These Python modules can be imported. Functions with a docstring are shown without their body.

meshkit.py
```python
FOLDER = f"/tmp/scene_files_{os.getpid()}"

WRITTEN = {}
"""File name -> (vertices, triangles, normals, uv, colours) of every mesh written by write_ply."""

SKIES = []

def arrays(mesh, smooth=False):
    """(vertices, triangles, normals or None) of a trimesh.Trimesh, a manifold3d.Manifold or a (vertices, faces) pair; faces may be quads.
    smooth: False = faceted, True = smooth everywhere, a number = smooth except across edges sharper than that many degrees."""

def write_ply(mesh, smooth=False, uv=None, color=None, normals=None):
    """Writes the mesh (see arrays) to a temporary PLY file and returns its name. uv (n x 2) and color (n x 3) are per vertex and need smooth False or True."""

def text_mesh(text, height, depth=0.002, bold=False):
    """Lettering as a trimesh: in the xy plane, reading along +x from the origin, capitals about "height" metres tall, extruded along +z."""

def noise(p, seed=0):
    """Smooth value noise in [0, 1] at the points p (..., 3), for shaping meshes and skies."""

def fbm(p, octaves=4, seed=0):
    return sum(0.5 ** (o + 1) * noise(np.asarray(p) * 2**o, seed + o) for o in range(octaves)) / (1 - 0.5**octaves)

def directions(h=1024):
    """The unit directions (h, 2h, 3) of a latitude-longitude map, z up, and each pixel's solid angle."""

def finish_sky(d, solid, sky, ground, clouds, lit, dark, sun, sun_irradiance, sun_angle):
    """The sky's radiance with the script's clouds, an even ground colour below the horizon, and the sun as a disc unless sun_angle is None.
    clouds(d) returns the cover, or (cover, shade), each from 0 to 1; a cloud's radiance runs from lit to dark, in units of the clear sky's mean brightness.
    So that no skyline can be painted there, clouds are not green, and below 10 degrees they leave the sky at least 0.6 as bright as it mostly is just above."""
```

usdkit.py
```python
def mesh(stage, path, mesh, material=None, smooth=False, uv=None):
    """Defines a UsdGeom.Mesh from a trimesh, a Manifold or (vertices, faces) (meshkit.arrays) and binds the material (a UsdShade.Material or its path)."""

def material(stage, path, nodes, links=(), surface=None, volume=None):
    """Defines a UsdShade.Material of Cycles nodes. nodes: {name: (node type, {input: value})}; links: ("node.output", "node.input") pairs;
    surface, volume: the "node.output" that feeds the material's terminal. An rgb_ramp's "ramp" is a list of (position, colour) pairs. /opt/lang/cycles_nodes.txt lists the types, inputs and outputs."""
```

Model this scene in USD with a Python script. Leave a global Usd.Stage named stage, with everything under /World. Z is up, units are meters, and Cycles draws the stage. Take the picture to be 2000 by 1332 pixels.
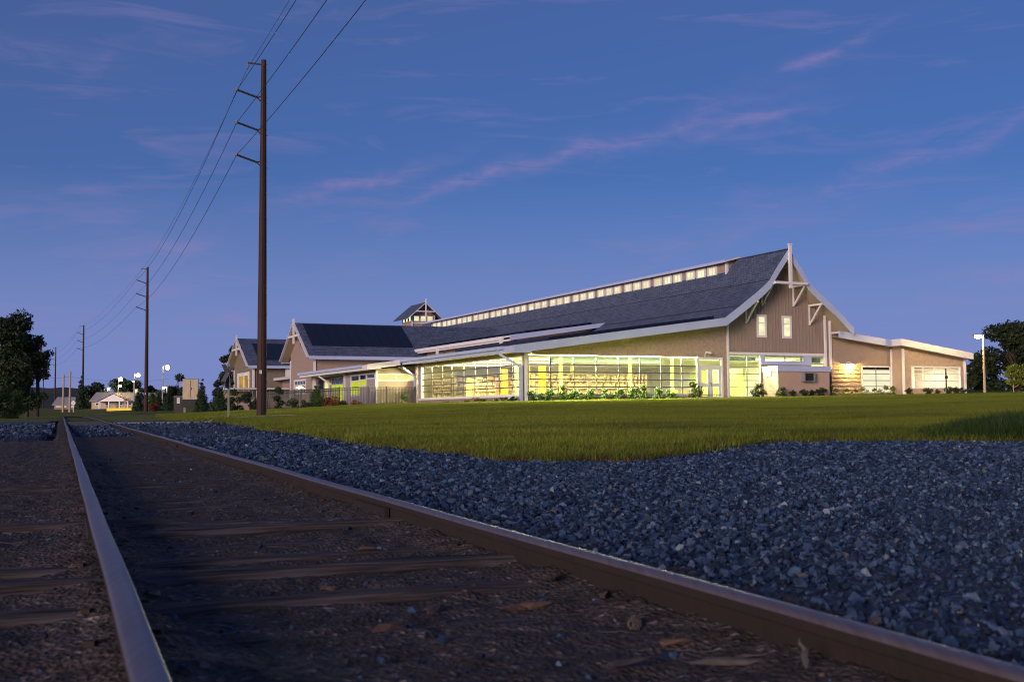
import math, random
import numpy as np, trimesh, usdkit, meshkit
from shapely.geometry import Polygon, box as sbox
from pxr import Usd, UsdGeom, UsdLux, UsdShade, Gf, Sdf, Vt

stage = Usd.Stage.CreateInMemory()
UsdGeom.Xform.Define(stage, '/World')
random.seed(7)
rng = np.random.default_rng(7)

# ------------------------------------------------------------------ camera
EYE = np.array([0, 0, 0.66])
F_PX, PITCH, ROLL = 2228.64, 6.17580475e-02, -7.42041422e-03
cam = UsdGeom.Camera.Define(stage, '/World/camera')
cam.CreateHorizontalApertureAttr(36.0)
cam.CreateVerticalApertureAttr(36.0 * 681 / 1024)
cam.CreateFocalLengthAttr(36.0 * F_PX / 2000)
cam.CreateClippingRangeAttr(Gf.Vec2f(0.05, 30000))
cam.CreateFStopAttr(6.3)
cam.CreateFocusDistanceAttr(30.0)
cam.CreateExposureAttr(0.0)
_fw = np.array([0, math.cos(PITCH), math.sin(PITCH)])
_up = np.array([0, -math.sin(PITCH), math.cos(PITCH)])
_rt = np.array([1.0, 0, 0])
_r2 = math.cos(ROLL) * _rt + math.sin(ROLL) * _up
_u2 = -math.sin(ROLL) * _rt + math.cos(ROLL) * _up
_M = np.eye(4)
_M[0, :3], _M[1, :3], _M[2, :3], _M[3, :3] = _r2, _u2, -_fw, EYE
cam.AddTransformOp().Set(Gf.Matrix4d(_M.tolist()))


def ray(px, py):
    d = np.array([(px - 1000) / F_PX, (py - 666) / F_PX, 1.0])
    return _r2 * d[0] - _u2 * d[1] + _fw * d[2]


def at(px, py, y):
    """the place seen at a photograph position, y metres ahead: how positions were surveyed"""
    r = ray(px, py)
    return EYE + r * (y / r[1])


# ------------------------------------------------------------------ sky and sun (dusk)
SUN_AZ, SUN_EL = math.radians(210), math.radians(10)
SKY_STRENGTH = 0.093
dome = UsdLux.DomeLight.Define(stage, '/World/sky')
dome.GetPrim().SetCustomDataByKey('kind', 'structure')


def V3(n, t, **k):
    return (t, k)


def streak(nodes, links, name, az, el, slope, length, width, gain):
    """soft cirrus band in sky angles: az, el centre (degrees), slope of its run"""
    ca, sa = math.cos(math.atan(slope)), math.sin(math.atan(slope))
    N = lambda s: f'{name}{s}'
    nodes[N('a')] = ('math', dict(math_type='subtract', value2=az))
    nodes[N('e')] = ('math', dict(math_type='subtract', value2=el))
    nodes[N('la')] = ('math', dict(math_type='multiply', value2=ca))
    nodes[N('l')] = ('math', dict(math_type='multiply_add', value2=sa))
    nodes[N('wa')] = ('math', dict(math_type='multiply', value2=-sa))
    nodes[N('w')] = ('math', dict(math_type='multiply_add', value2=ca))
    nodes[N('l1')] = ('math', dict(math_type='divide', value2=length))
    nodes[N('w1')] = ('math', dict(math_type='divide', value2=width))
    nodes[N('l2')] = ('math', dict(math_type='power', value2=2.0))
    nodes[N('l0')] = ('math', dict(math_type='absolute'))
    nodes[N('w0')] = ('math', dict(math_type='absolute'))
    nodes[N('w2')] = ('math', dict(math_type='power', value2=1.6))
    nodes[N('s')] = ('math', dict(math_type='add'))
    nodes[N('n')] = ('math', dict(math_type='multiply', value2=-1.0))
    nodes[N('x')] = ('math', dict(math_type='exponent'))
    nodes[N('g')] = ('math', dict(math_type='multiply', value2=0.56 * gain))
    links += [('azw.value', N('a.value1')), ('elw.value', N('e.value1')),
              (N('a.value'), N('la.value1')), (N('e.value'), N('l.value1')), (N('la.value'), N('l.value3')),
              (N('a.value'), N('wa.value1')), (N('e.value'), N('w.value1')), (N('wa.value'), N('w.value3')),
              (N('l.value'), N('l1.value1')), (N('w.value'), N('w1.value1')),
              (N('l1.value'), N('l0.value1')), (N('l0.value'), N('l2.value1')),
              (N('w1.value'), N('w0.value1')), (N('w0.value'), N('w2.value1')),
              (N('l2.value'), N('s.value1')), (N('w2.value'), N('s.value2')), (N('s.value'), N('n.value1')),
              (N('n.value'), N('x.value1')), (N('x.value'), N('g.value1'))]
    return N('g.value')


nodes = {
    'sky': ('sky_texture', dict(sky_type='single_scattering', sun_disc=False, sun_elevation=SUN_EL, sun_rotation=SUN_AZ,
                                ozone_density=10.0, aerosol_density=0.2)),
    'tc': ('texture_coordinate', {}),
    'xyz': ('separate_xyz', {}),
    'tint': ('mix_color', dict(blend_type='multiply', fac=1.0, b=(1.6, 0.92, 0.86), use_clamp=False)),
    # the violet twilight band that rings the horizon
    'elr': ('rgb_ramp', {'ramp': [(0.0, (0.95,) * 3), (0.05, (0.92,) * 3), (0.09, (0.8,) * 3), (0.145, (0.52,) * 3), (0.2, (0.28,) * 3), (0.3, (0.26,) * 3), (0.45, (0.28,) * 3), (1.0, (0.25,) * 3)]}),
    'elv': ('rgb_to_bw', {}),
    'band': ('mix_color', dict(blend_type='mix', b=(2.15, 2.72, 6.05), use_clamp=False)),
    # clouds: az / el in degrees, warped a little by noise
    'asin': ('math', dict(math_type='arcsine')), 'el': ('math', dict(math_type='degrees')),
    'at2': ('math', dict(math_type='arctan2')), 'az': ('math', dict(math_type='degrees')),
    'aev': ('combine_xyz', {}),
    'map': ('mapping', dict(rotation=(0, 0, math.radians(-13)), scale=(0.10, 0.62, 1))),
    'map2': ('mapping', dict(rotation=(0, 0, math.radians(-10)), scale=(0.35, 1.6, 1))),
    'n1': ('noise_texture', dict(scale=1.0, detail=5.0, roughness=0.6, distortion=0.9)),
    'n2': ('noise_texture', dict(scale=1.0, detail=6.0, roughness=0.62, distortion=1.2)),
    'n1r': ('map_range', dict(from_min=0.54, from_max=0.82, to_min=0.0, to_max=0.42, clamp=True)),
    'n2r': ('map_range', dict(from_min=0.33, from_max=0.68, to_min=0.15, to_max=1.25, clamp=True)),
    'wn': ('noise_texture', dict(scale=0.22, detail=4.0, roughness=0.55)),
    'wns': ('math', dict(math_type='subtract', value2=0.5)),
    'elw': ('math', dict(math_type='multiply_add', value2=2.6)),
    'azw': ('math', dict(math_type='multiply_add', value2=0.0)),
    'sum0': ('math', dict(math_type='multiply', value2=1.0)),
    'cm': ('math', dict(math_type='minimum', value2=0.85)),
    'cl': ('mix_color', dict(blend_type='mix', b=(3.2, 2.45, 5.2), use_clamp=False)),
    'b': ('background_shader', dict(strength=SKY_STRENGTH)),
}
links = [('sky.color', 'tint.a'), ('tc.generated', 'xyz.vector'), ('xyz.z', 'elr.fac'), ('elr.color', 'elv.color'), ('tint.result', 'band.a'), ('elv.val', 'band.fac'),
         ('xyz.z', 'asin.value1'), ('asin.value', 'el.value1'), ('xyz.x', 'at2.value1'), ('xyz.y', 'at2.value2'), ('at2.value', 'az.value1'),
         ('az.value', 'aev.x'), ('el.value', 'aev.y'), ('aev.vector', 'map.vector'), ('aev.vector', 'map2.vector'), ('map.vector', 'n1.vector'), ('map2.vector', 'n2.vector'),
         ('n1.fac', 'n1r.value'), ('n2.fac', 'n2r.value'), ('aev.vector', 'wn.vector'), ('wn.fac', 'wns.value1'), ('wns.value', 'elw.value1'), ('el.value', 'elw.value3'),
         ('wns.value', 'azw.value1'), ('az.value', 'azw.value3')]
last = 'n1r.result'
for i, st in enumerate([(-7.8, 11.4, 0.27, 4.2, 0.36, 0.85), (-3.2, 11.3, 0.26, 5.0, 0.32, 0.5), (4.0, 13.0, 0.22, 8.5, 0.42, 0.72), (12.5, 14.0, 0.24, 3.2, 0.25, 0.6),
                        (15.6, 16.9, 0.36, 2.6, 0.3, 0.75), (20.5, 11.9, 0.27, 9.0, 0.4, 0.62), (13.0, 9.0, 0.2, 7.0, 0.5, 0.3), (24.0, 8.8, 0.25, 5.0, 0.4, 0.3),
                        (-22.5, 16.6, 0.05, 3.2, 0.6, 0.3), (-20.3, 16.4, 1.0, 1.1, 0.3, 0.38), (-19.0, 10.0, -0.1, 1.6, 0.6, 0.3), (-22.0, 9.4, -0.1, 2.5, 0.5, 0.3),
                        (-15.5, 8.1, 0.6, 1.3, 0.4, 0.4), (-18.0, 7.2, 0.2, 3.5, 1.2, 0.35), (24.5, 6.2, 0.1, 3.0, 0.5, 0.6)]):
    o = streak(nodes, links, f's{i}', *st)
    nodes[f'add{i}'] = ('math', dict(math_type='multiply_add'))
    links += [(o, f'add{i}.value1'), ('n2r.result', f'add{i}.value2'), (last, f'add{i}.value3')]
    last = f'add{i}.value'
links += [(last, 'cm.value1'), ('band.result', 'cl.a'), ('cm.value', 'cl.fac'), ('cl.result', 'b.color')]
m_sky = usdkit.material(stage, '/World/Looks/sky', nodes, links, surface='b.background')
UsdShade.MaterialBindingAPI.Apply(dome.GetPrim()).Bind(m_sky)

sun = UsdLux.DistantLight.Define(stage, '/World/sun')      # the afterglow behind the photographer
sun.CreateNormalizeAttr(True)
sun.CreateIntensityAttr(0.9)
sun.CreateAngleAttr(20.0)
sun.CreateColorAttr(Gf.Vec3f(1.0, 0.76, 0.62))
_sd = np.array([math.sin(SUN_AZ) * math.cos(SUN_EL), math.cos(SUN_AZ) * math.cos(SUN_EL), math.sin(SUN_EL)])
_z = _sd
_x = np.cross([0, 0, 1.0], _z); _x /= np.linalg.norm(_x)
_y = np.cross(_z, _x)
_S = np.eye(4); _S[0, :3], _S[1, :3], _S[2, :3] = _x, _y, _z
UsdGeom.Xformable(sun).AddTransformOp().Set(Gf.Matrix4d(_S.tolist()))

# ------------------------------------------------------------------ helpers
counts = {}


def numbered(parent, name):
    k = (parent, name)
    counts[k] = counts.get(k, -1) + 1
    return name if counts[k] == 0 else f'{name}_{counts[k]:03d}'


def path_of(p):
    return '/World' if p is None else str(p.GetPath())


def tag(o, label=None, cat=None, group=None, kind=None):
    p = o.GetPrim()
    for k, v in (('label', label), ('category', cat), ('group', group), ('kind', kind)):
        if v:
            p.SetCustomDataByKey(k, v)
    return p


def thing(name, label, cat, loc=(0, 0, 0), rotz=0.0, group=None, scale=None):
    x = UsdGeom.Xform.Define(stage, '/World/' + numbered('/World', name))
    x.AddTranslateOp().Set(Gf.Vec3d(*map(float, loc)))
    x.AddRotateZOp().Set(float(math.degrees(rotz)))
    if scale is not None:
        x.AddScaleOp().Set(Gf.Vec3f(*(scale if np.ndim(scale) else (scale,) * 3)))
    return tag(x, label, cat, group)


def holder(name, parent):
    return UsdGeom.Xform.Define(stage, path_of(parent) + '/' + numbered(path_of(parent), name)).GetPrim()


def copy_of(src, loc, rotz=0.0, label=None, cat=None, group=None, scale=None):
    t = thing(src.GetName().rstrip('0123456789').rstrip('_'), label, cat or src.GetCustomDataByKey('category'), loc, rotz, group, scale)
    t.GetReferences().AddInternalReference(src.GetPath())
    t.SetInstanceable(True)
    return t


def obj(name, mb, mat, parent=None, smooth=False, uv=None, **tags):
    if isinstance(mb, MB):
        mb = mb.mesh()
    p = path_of(parent)
    m = usdkit.mesh(stage, p + '/' + numbered(p, name), mb, mat, smooth, uv)
    return tag(m, **tags)


class MB:
    def __init__(s):
        s.v, s.f, s.n = [], [], 0

    def add(s, v, f):
        v = np.asarray(v, float).reshape(-1, 3); f = np.asarray(f, int)
        if f.shape[1] == 4:
            f = np.vstack([f[:, [0, 1, 2]], f[:, [0, 2, 3]]])
        s.v.append(v); s.f.append(f + s.n); s.n += len(v)
        return s

    def mesh(s):
        return np.vstack(s.v), np.vstack(s.f)

    def box(s, x0, x1, y0, y1, z0, z1):
        v = [(x, y, z) for z in (z0, z1) for y in (y0, y1) for x in (x0, x1)]
        return s.add(v, [(0, 2, 3, 1), (4, 5, 7, 6), (0, 1, 5, 4), (2, 6, 7, 3), (0, 4, 6, 2), (1, 3, 7, 5)])

    def beam(s, a, b, w, h, up=(0, 0, 1)):
        a, b = np.asarray(a, float), np.asarray(b, float)
        d = (b - a) / np.linalg.norm(b - a)
        x = np.cross(d, up)
        if np.linalg.norm(x) < 1e-3:
            x = np.cross(d, (0, 1, 0))
        x /= np.linalg.norm(x); y = np.cross(x, d)
        v = [p + x * i * w / 2 + y * j * h / 2 for p in (a, b) for j in (-1, 1) for i in (-1, 1)]
        return s.add(v, [(0, 2, 3, 1), (4, 5, 7, 6), (0, 1, 5, 4), (2, 6, 7, 3), (0, 4, 6, 2), (1, 3, 7, 5)])

    def tube(s, pts, r, n=8, caps=True):
        pts = np.asarray(pts, float); r = np.broadcast_to(r, len(pts))
        d = np.gradient(pts, axis=0); d /= np.linalg.norm(d, axis=1, keepdims=True)
        ref = np.array([0, 0, 1.0]) if abs(d[0][2]) < 0.9 else np.array([1.0, 0, 0])
        V = []
        for p, t, q in zip(pts, d, r):
            x = np.cross(ref, t); x /= np.linalg.norm(x); y = np.cross(t, x)
            a = np.arange(n) / n * 2 * np.pi
            V.append(p + q * (np.cos(a)[:, None] * x + np.sin(a)[:, None] * y))
        k = len(pts); F = []
        for i in range(k - 1):
            for j in range(n):
                F.append((i * n + j, i * n + (j + 1) % n, (i + 1) * n + (j + 1) % n, (i + 1) * n + j))
        V = np.vstack(V)
        s.add(V, F)
        if caps:
            for i in (0, k - 1):
                c = [(0, j, j + 1) for j in range(1, n - 1)]
                s.add(V[i * n:(i + 1) * n], c)
        return s

    def lathe(s, prof, n=16, o=(0, 0, 0)):
        prof = np.asarray(prof, float); a = np.arange(n) / n * 2 * np.pi
        V = np.vstack([np.c_[r * np.cos(a), r * np.sin(a), np.full(n, z)] for r, z in prof]) + np.asarray(o)
        F = [(i * n + j, i * n + (j + 1) % n, (i + 1) * n + (j + 1) % n, (i + 1) * n + j) for i in range(len(prof) - 1) for j in range(n)]
        return s.add(V, F)

    def plate(s, poly, mapf, t):
        """shapely polygon (s, z) extruded by t, put in place by mapf(s, z, depth)"""
        for g in getattr(poly, 'geoms', [poly]):
            if g.is_empty or g.geom_type != 'Polygon' or g.area < 1e-5:
                continue
            m = trimesh.creation.extrude_polygon(g, t, engine='earcut')
            v = np.asarray(m.vertices)
            s.add(np.stack(mapf(v[:, 0], v[:, 1], v[:, 2]), 1), m.faces)
        return s

    def sheet(s, poly, mapf, df):
        """shapely polygon laid as one skin at depth df(z)"""
        for g in getattr(poly, 'geoms', [poly]):
            if g.is_empty or g.geom_type != 'Polygon' or g.area < 1e-5:
                continue
            v, f = trimesh.creation.triangulate_polygon(g, engine='earcut')
            s.add(np.stack(mapf(v[:, 0], v[:, 1], df(v[:, 1])), 1), f)
        return s

    def courses(s, poly, mapf, c=0.18, proud=0.02, z0=0.0):
        a, lo, b, hi = poly.bounds
        k = math.floor((lo - z0) / c)
        while z0 + k * c < hi:
            za, zb = z0 + k * c, z0 + (k + 1) * c
            s.sheet(poly.intersection(sbox(a - 1, za, b + 1, zb)), mapf, lambda z, zb=zb: -0.004 - proud * (zb - z) / c)
            # the butt edge of the board, seen from below
            cut = poly.intersection(sbox(a - 1, za, b + 1, za + 0.004))
            for g in getattr(cut, 'geoms', [cut]):
                if not g.is_empty and g.geom_type == 'Polygon':
                    x0, _, x1, _ = g.bounds
                    q = np.array([(x0, za, -0.004 - proud), (x1, za, -0.004 - proud), (x1, za, -0.001), (x0, za, -0.001)])
                    s.add(np.stack(mapf(q[:, 0], q[:, 1], q[:, 2]), 1), [(0, 1, 2, 3)])
            k += 1
        return s

    def shakes(s, poly, mapf, c=0.2, z0=0.0, r=None):
        r = r or random.Random(3)
        a, lo, b, hi = poly.bounds
        k = math.floor((lo - z0) / c)
        while z0 + k * c < hi:
            za, zb = z0 + k * c, z0 + (k + 1) * c
            x = a - r.random() * 0.2
            while x < b:
                w = r.uniform(0.13, 0.3)
                p = r.uniform(0.014, 0.03); dz = r.uniform(-0.012, 0.012)
                cell = poly.intersection(sbox(x + 0.004, za + dz, x + w - 0.004, zb + dz))
                if not cell.is_empty and cell.geom_type == 'Polygon':
                    s.sheet(cell, mapf, lambda z, zb=zb, p=p: -0.005 - p * np.clip((zb + 0.02 - z) / c, 0, 1.1))
                x += w
            k += 1
        return s


# ------------------------------------------------------------------ materials
LOOKS = '/World/Looks/'


def mat(name, color, rough=0.6, var=0.0, scale=4.0, bump=0.0, bscale=20.0, metallic=0.0, spec=0.5, color2=None, coord='object', stretch=(1, 1, 1), rnd=0.0):
    n = {'p': ('principled_bsdf', dict(base_color=color, roughness=rough, metallic=metallic, specular_ior_level=spec))}
    l = []
    if var or color2 is not None or bump or rnd:
        n['tc'] = ('texture_coordinate', {}); n['mp'] = ('mapping', dict(scale=stretch)); l.append((f'tc.{coord}', 'mp.vector'))
    if var or color2 is not None:
        c2 = color2 if color2 is not None else tuple(min(1, c * (1 + var)) for c in color)
        c1 = color if color2 is not None else tuple(c * (1 - var) for c in color)
        n['n'] = ('noise_texture', dict(scale=scale, detail=5.0, roughness=0.6))
        n['r'] = ('rgb_ramp', {'ramp': [(0.3, c1), (0.7, c2)]})
        l += [('mp.vector', 'n.vector'), ('n.fac', 'r.fac')]
        src = 'r.color'
        if rnd:
            n['oi'] = ('object_info', {}); n['om'] = ('map_range', dict(to_min=1 - rnd, to_max=1 + rnd)); n['ov'] = ('mix_color', dict(blend_type='multiply', fac=1.0, use_clamp=False))
            n['oc'] = ('combine_xyz', {})
            l += [('oi.random', 'om.value'), ('om.result', 'oc.x'), ('om.result', 'oc.y'), ('om.result', 'oc.z'), ('r.color', 'ov.a'), ('oc.vector', 'ov.b')]
            src = 'ov.result'
        l.append((src, 'p.base_color'))
    if bump:
        n['bn'] = ('noise_texture', dict(scale=bscale, detail=4.0)); n['b'] = ('bump', dict(strength=bump, distance=0.02))
        l += [('mp.vector', 'bn.vector'), ('bn.fac', 'b.height'), ('b.normal', 'p.normal')]
    return usdkit.material(stage, LOOKS + name, n, l, surface='p.BSDF')


def glow(name, color, strength, var=0.0, scale=(1, 1, 1)):
    n = {'e': ('emission', dict(color=color, strength=strength))}
    l = []
    if var:
        n['tc'] = ('texture_coordinate', {}); n['mp'] = ('mapping', dict(scale=scale))
        n['n'] = ('noise_texture', dict(scale=1.0, detail=3.0)); n['r'] = ('rgb_ramp', {'ramp': [(0.35, tuple(c * (1 - var) for c in color)), (0.65, tuple(min(1, c * (1 + var)) for c in color))]})
        l = [('tc.object', 'mp.vector'), ('mp.vector', 'n.vector'), ('n.fac', 'r.fac'), ('r.color', 'e.color')]
    return usdkit.material(stage, LOOKS + name, n, l, surface='e.emission')


def leafmat(name, c1, c2, trans=0.35):
    return usdkit.material(stage, LOOKS + name, {
        'gi': ('geometry', {}), 'r': ('rgb_ramp', {'ramp': [(0.0, c1), (1.0, c2)]}),
        'd': ('principled_bsdf', dict(roughness=0.6, specular_ior_level=0.3)), 't': ('translucent_bsdf', {}), 'm': ('mix_closure', dict(fac=trans))},
        [('gi.random_per_island', 'r.fac'), ('r.color', 'd.base_color'), ('r.color', 't.color'), ('d.BSDF', 'm.closure1'), ('t.BSDF', 'm.closure2')], surface='m.closure')


def shinglemat(name, along):
    """asphalt shingles in courses; along: which local axis the courses run on"""
    n = {'tc': ('texture_coordinate', {}), 'x': ('separate_xyz', {}), 'zz': ('math', dict(math_type='multiply', value2=1.45)), 'c': ('combine_xyz', {}),
         'b': ('brick_texture', dict(scale=1.0, brick_width=0.33, row_height=0.22, mortar_size=0.018, color1=(0.055, 0.076, 0.14), color2=(0.098, 0.128, 0.215), mortar=(0.035, 0.035, 0.045))),
         'n': ('noise_texture', dict(scale=0.8, detail=6.0)), 'r': ('rgb_ramp', {'ramp': [(0.3, (0.88,) * 3), (0.7, (1.08,) * 3)]}),
         'm': ('mix_color', dict(blend_type='multiply', fac=1.0, use_clamp=False)), 'bp': ('bump', dict(strength=0.6, distance=0.02)),
         'p': ('principled_bsdf', dict(roughness=0.85, specular_ior_level=0.25))}
    l = [('tc.object', 'x.vector'), (f'x.{along}', 'c.x'), ('x.z', 'zz.value1'), ('zz.value', 'c.y'), ('c.vector', 'b.vector'), ('tc.object', 'n.vector'), ('n.fac', 'r.fac'),
         ('b.color', 'm.a'), ('r.color', 'm.b'), ('m.result', 'p.base_color'), ('b.fac', 'bp.height'), ('bp.normal', 'p.normal')]
    return usdkit.material(stage, LOOKS + name, n, l, surface='p.BSDF')


M = {}
M['trim'] = mat('white_trim', (0.62, 0.61, 0.64), 0.5, var=0.05, scale=1.5)
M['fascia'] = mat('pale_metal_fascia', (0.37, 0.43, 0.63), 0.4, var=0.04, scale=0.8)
M['tan'] = mat('tan_siding', (0.29, 0.22, 0.185), 0.7, var=0.07, scale=3.0)
M['shake'] = mat('tan_shakes', (0.34, 0.255, 0.205), 0.8, var=0.2, scale=5.0)
M['batten'] = mat('tan_board', (0.255, 0.195, 0.17), 0.7, var=0.05, scale=2.0)
M['olive'] = mat('olive_siding', (0.17, 0.14, 0.11), 0.75, var=0.08)
M['mauve'] = mat('grey_mauve_panel', (0.30, 0.26, 0.29), 0.6, var=0.05)
M['base'] = mat('brown_block_base', (0.24, 0.17, 0.16), 0.85, var=0.2, scale=6.0)
M['enclosure'] = mat('smooth_tan_panel', (0.40, 0.28, 0.23), 0.7, var=0.05)
M['soffit'] = mat('tan_soffit', (0.38, 0.31, 0.23), 0.7, var=0.04)
M['roof_u'] = shinglemat('shingle_long_roof', 'y')
M['roof_v'] = shinglemat('shingle_cross_roof', 'x')
M['metalroof'] = mat('pale_roof_membrane', (0.5, 0.5, 0.53), 0.5, var=0.05)
M['solar'] = mat('solar_glass', (0.006, 0.009, 0.02), 0.22, spec=0.35)
M['solar_edge'] = mat('solar_frame', (0.02, 0.02, 0.03), 0.4)
M['mullion'] = mat('bronze_mullion', (0.10, 0.095, 0.105), 0.4)
M['inside'] = mat('cream_wall', (0.82, 0.79, 0.66), 0.8, var=0.03)
M['floor_in'] = mat('carpet', (0.33, 0.30, 0.24), 0.95, var=0.15, scale=3)
M['green_in'] = mat('lime_paint', (0.55, 0.62, 0.16), 0.8)
M['teal_in'] = mat('teal_ceiling', (0.16, 0.22, 0.17), 0.7)
M['dark_teal'] = mat('dark_teal_ceiling', (0.05, 0.09, 0.09), 0.7)
M['orange'] = mat('orange_column', (0.85, 0.36, 0.03), 0.6)
M['wood_in'] = mat('blond_wood', (0.60, 0.40, 0.18), 0.6)
M['shelf'] = mat('pale_shelf', (0.50, 0.42, 0.26), 0.6)
M['book'] = usdkit.material(stage, LOOKS + 'book_spines', {'g': ('geometry', {}), 'r': ('rgb_ramp', {'interpolate': False, 'ramp': [(0, (0.5, 0.36, 0.2)), (0.18, (0.22, 0.08, 0.04)), (0.32, (0.62, 0.57, 0.42)), (0.5, (0.09, 0.13, 0.08)), (0.62, (0.6, 0.28, 0.1)), (0.74, (0.55, 0.55, 0.42)), (0.88, (0.2, 0.16, 0.2))]}), 'p': ('principled_bsdf', dict(roughness=0.7))},
                           [('g.random_per_island', 'r.fac'), ('r.color', 'p.base_color')], surface='p.BSDF')
M['glass'] = usdkit.material(stage, LOOKS + 'window_glass', {'t': ('transparent_bsdf', dict(color=(0.95, 0.97, 0.95))), 'g': ('glossy_bsdf', dict(color=(1, 1, 1), roughness=0.02)), 'lw': ('layer_weight', dict(blend=0.5)),
                            'pw': ('math', dict(math_type='power', value2=5.0)), 'sc': ('math', dict(math_type='multiply_add', value2=0.9, value3=0.03)), 'm': ('mix_closure', {})},
                            [('lw.facing', 'pw.value1'), ('pw.value', 'sc.value1'), ('sc.value', 'm.fac'), ('t.BSDF', 'm.closure1'), ('g.BSDF', 'm.closure2')], surface='m.closure')
M['darkglass'] = mat('dark_pane', (0.012, 0.015, 0.02), 0.05, spec=0.6)
M['warm_pane'] = glow('lit_clerestory_pane', (1.0, 0.84, 0.50), 1.05, 0.22, (0.9, 0.9, 2.5))
M['lime_pane'] = glow('lit_lime_pane', (0.62, 0.72, 0.03), 0.85, 0.12, (0.6, 0.6, 0.6))
M['yellow_pane'] = glow('lit_yellow_pane', (1.0, 0.85, 0.32), 0.95, 0.12, (0.5, 0.5, 1.5))
M['amber_pane'] = glow('lit_amber_pane', (0.85, 0.42, 0.04), 0.55, 0.25, (0.6, 0.6, 0.9))
M['rust'] = mat('rust_steel', (0.045, 0.015, 0.009), 0.8, color2=(0.02, 0.009, 0.007), scale=2.5, bump=0.2, stretch=(1, 1, 0.12))
M['insul'] = mat('dark_insulator', (0.03, 0.03, 0.035), 0.4)
M['black'] = mat('black_metal', (0.018, 0.016, 0.016), 0.45)
M['grey'] = mat('galvanised', (0.22, 0.23, 0.25), 0.45, metallic=0.3, var=0.1)
M['concrete'] = mat('concrete', (0.27, 0.26, 0.24), 0.85, var=0.12, scale=6, bump=0.2)
M['asphalt'] = mat('asphalt', (0.05, 0.05, 0.055), 0.9, var=0.25, scale=8, bump=0.4, bscale=60)
M['barkdark'] = mat('dark_bark', (0.045, 0.032, 0.022), 0.9, var=0.3, scale=8, bump=0.5)
M['barkpale'] = mat('pale_bark', (0.30, 0.24, 0.16), 0.9, var=0.2, scale=8, bump=0.3)
M['palepole'] = mat('pale_wood_pole', (0.34, 0.27, 0.19), 0.85, var=0.2, scale=5, stretch=(3, 3, 0.3))
M['lamp_white'] = glow('lamp_glow', (1.0, 0.76, 0.38), 60.0)
M['flood'] = glow('flood_lamp_glow', (1.0, 0.70, 0.28), 1100.0)
M['wall_glow'] = glow('wall_lamp_glow', (1.0, 0.64, 0.14), 1000.0)
M['lamp_amber'] = glow('amber_lamp_glow', (1.0, 0.62, 0.2), 300.0)
M['bollard_glow'] = glow('bollard_glow', (1.0, 0.86, 0.6), 3.0)
M['ceiling_glow'] = glow('ceiling_panel_glow', (1.0, 0.93, 0.62), 2.2)

# ------------------------------------------------------------------ land
TY = math.radians(21.569617852972804)
TD, TN = np.array([-math.sin(TY), math.cos(TY)]), np.array([math.cos(TY), math.sin(TY)])     # along and across the track
RAIL_L, RAIL_R = 0.165, 1.67
B0, BYAW = np.array([0.88286613, 73.96013827]), 4.38262617e-01
BU, BV = np.array([-math.sin(BYAW), math.cos(BYAW)]), np.array([math.cos(BYAW), math.sin(BYAW)])


def rail_z(t):
    t = np.asarray(t, float)
    base = 0.166 + 0.0045 * np.minimum(t, 70) + 0.0012 * np.clip(t - 70, 0, 60)
    return base + 0.002 * np.sin(t * 0.71 + 0.6) * np.clip(t / 12, 0, 1) + 0.004 * np.sin(t * 0.37) * np.clip((t - 10) / 15, 0, 1)


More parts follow.
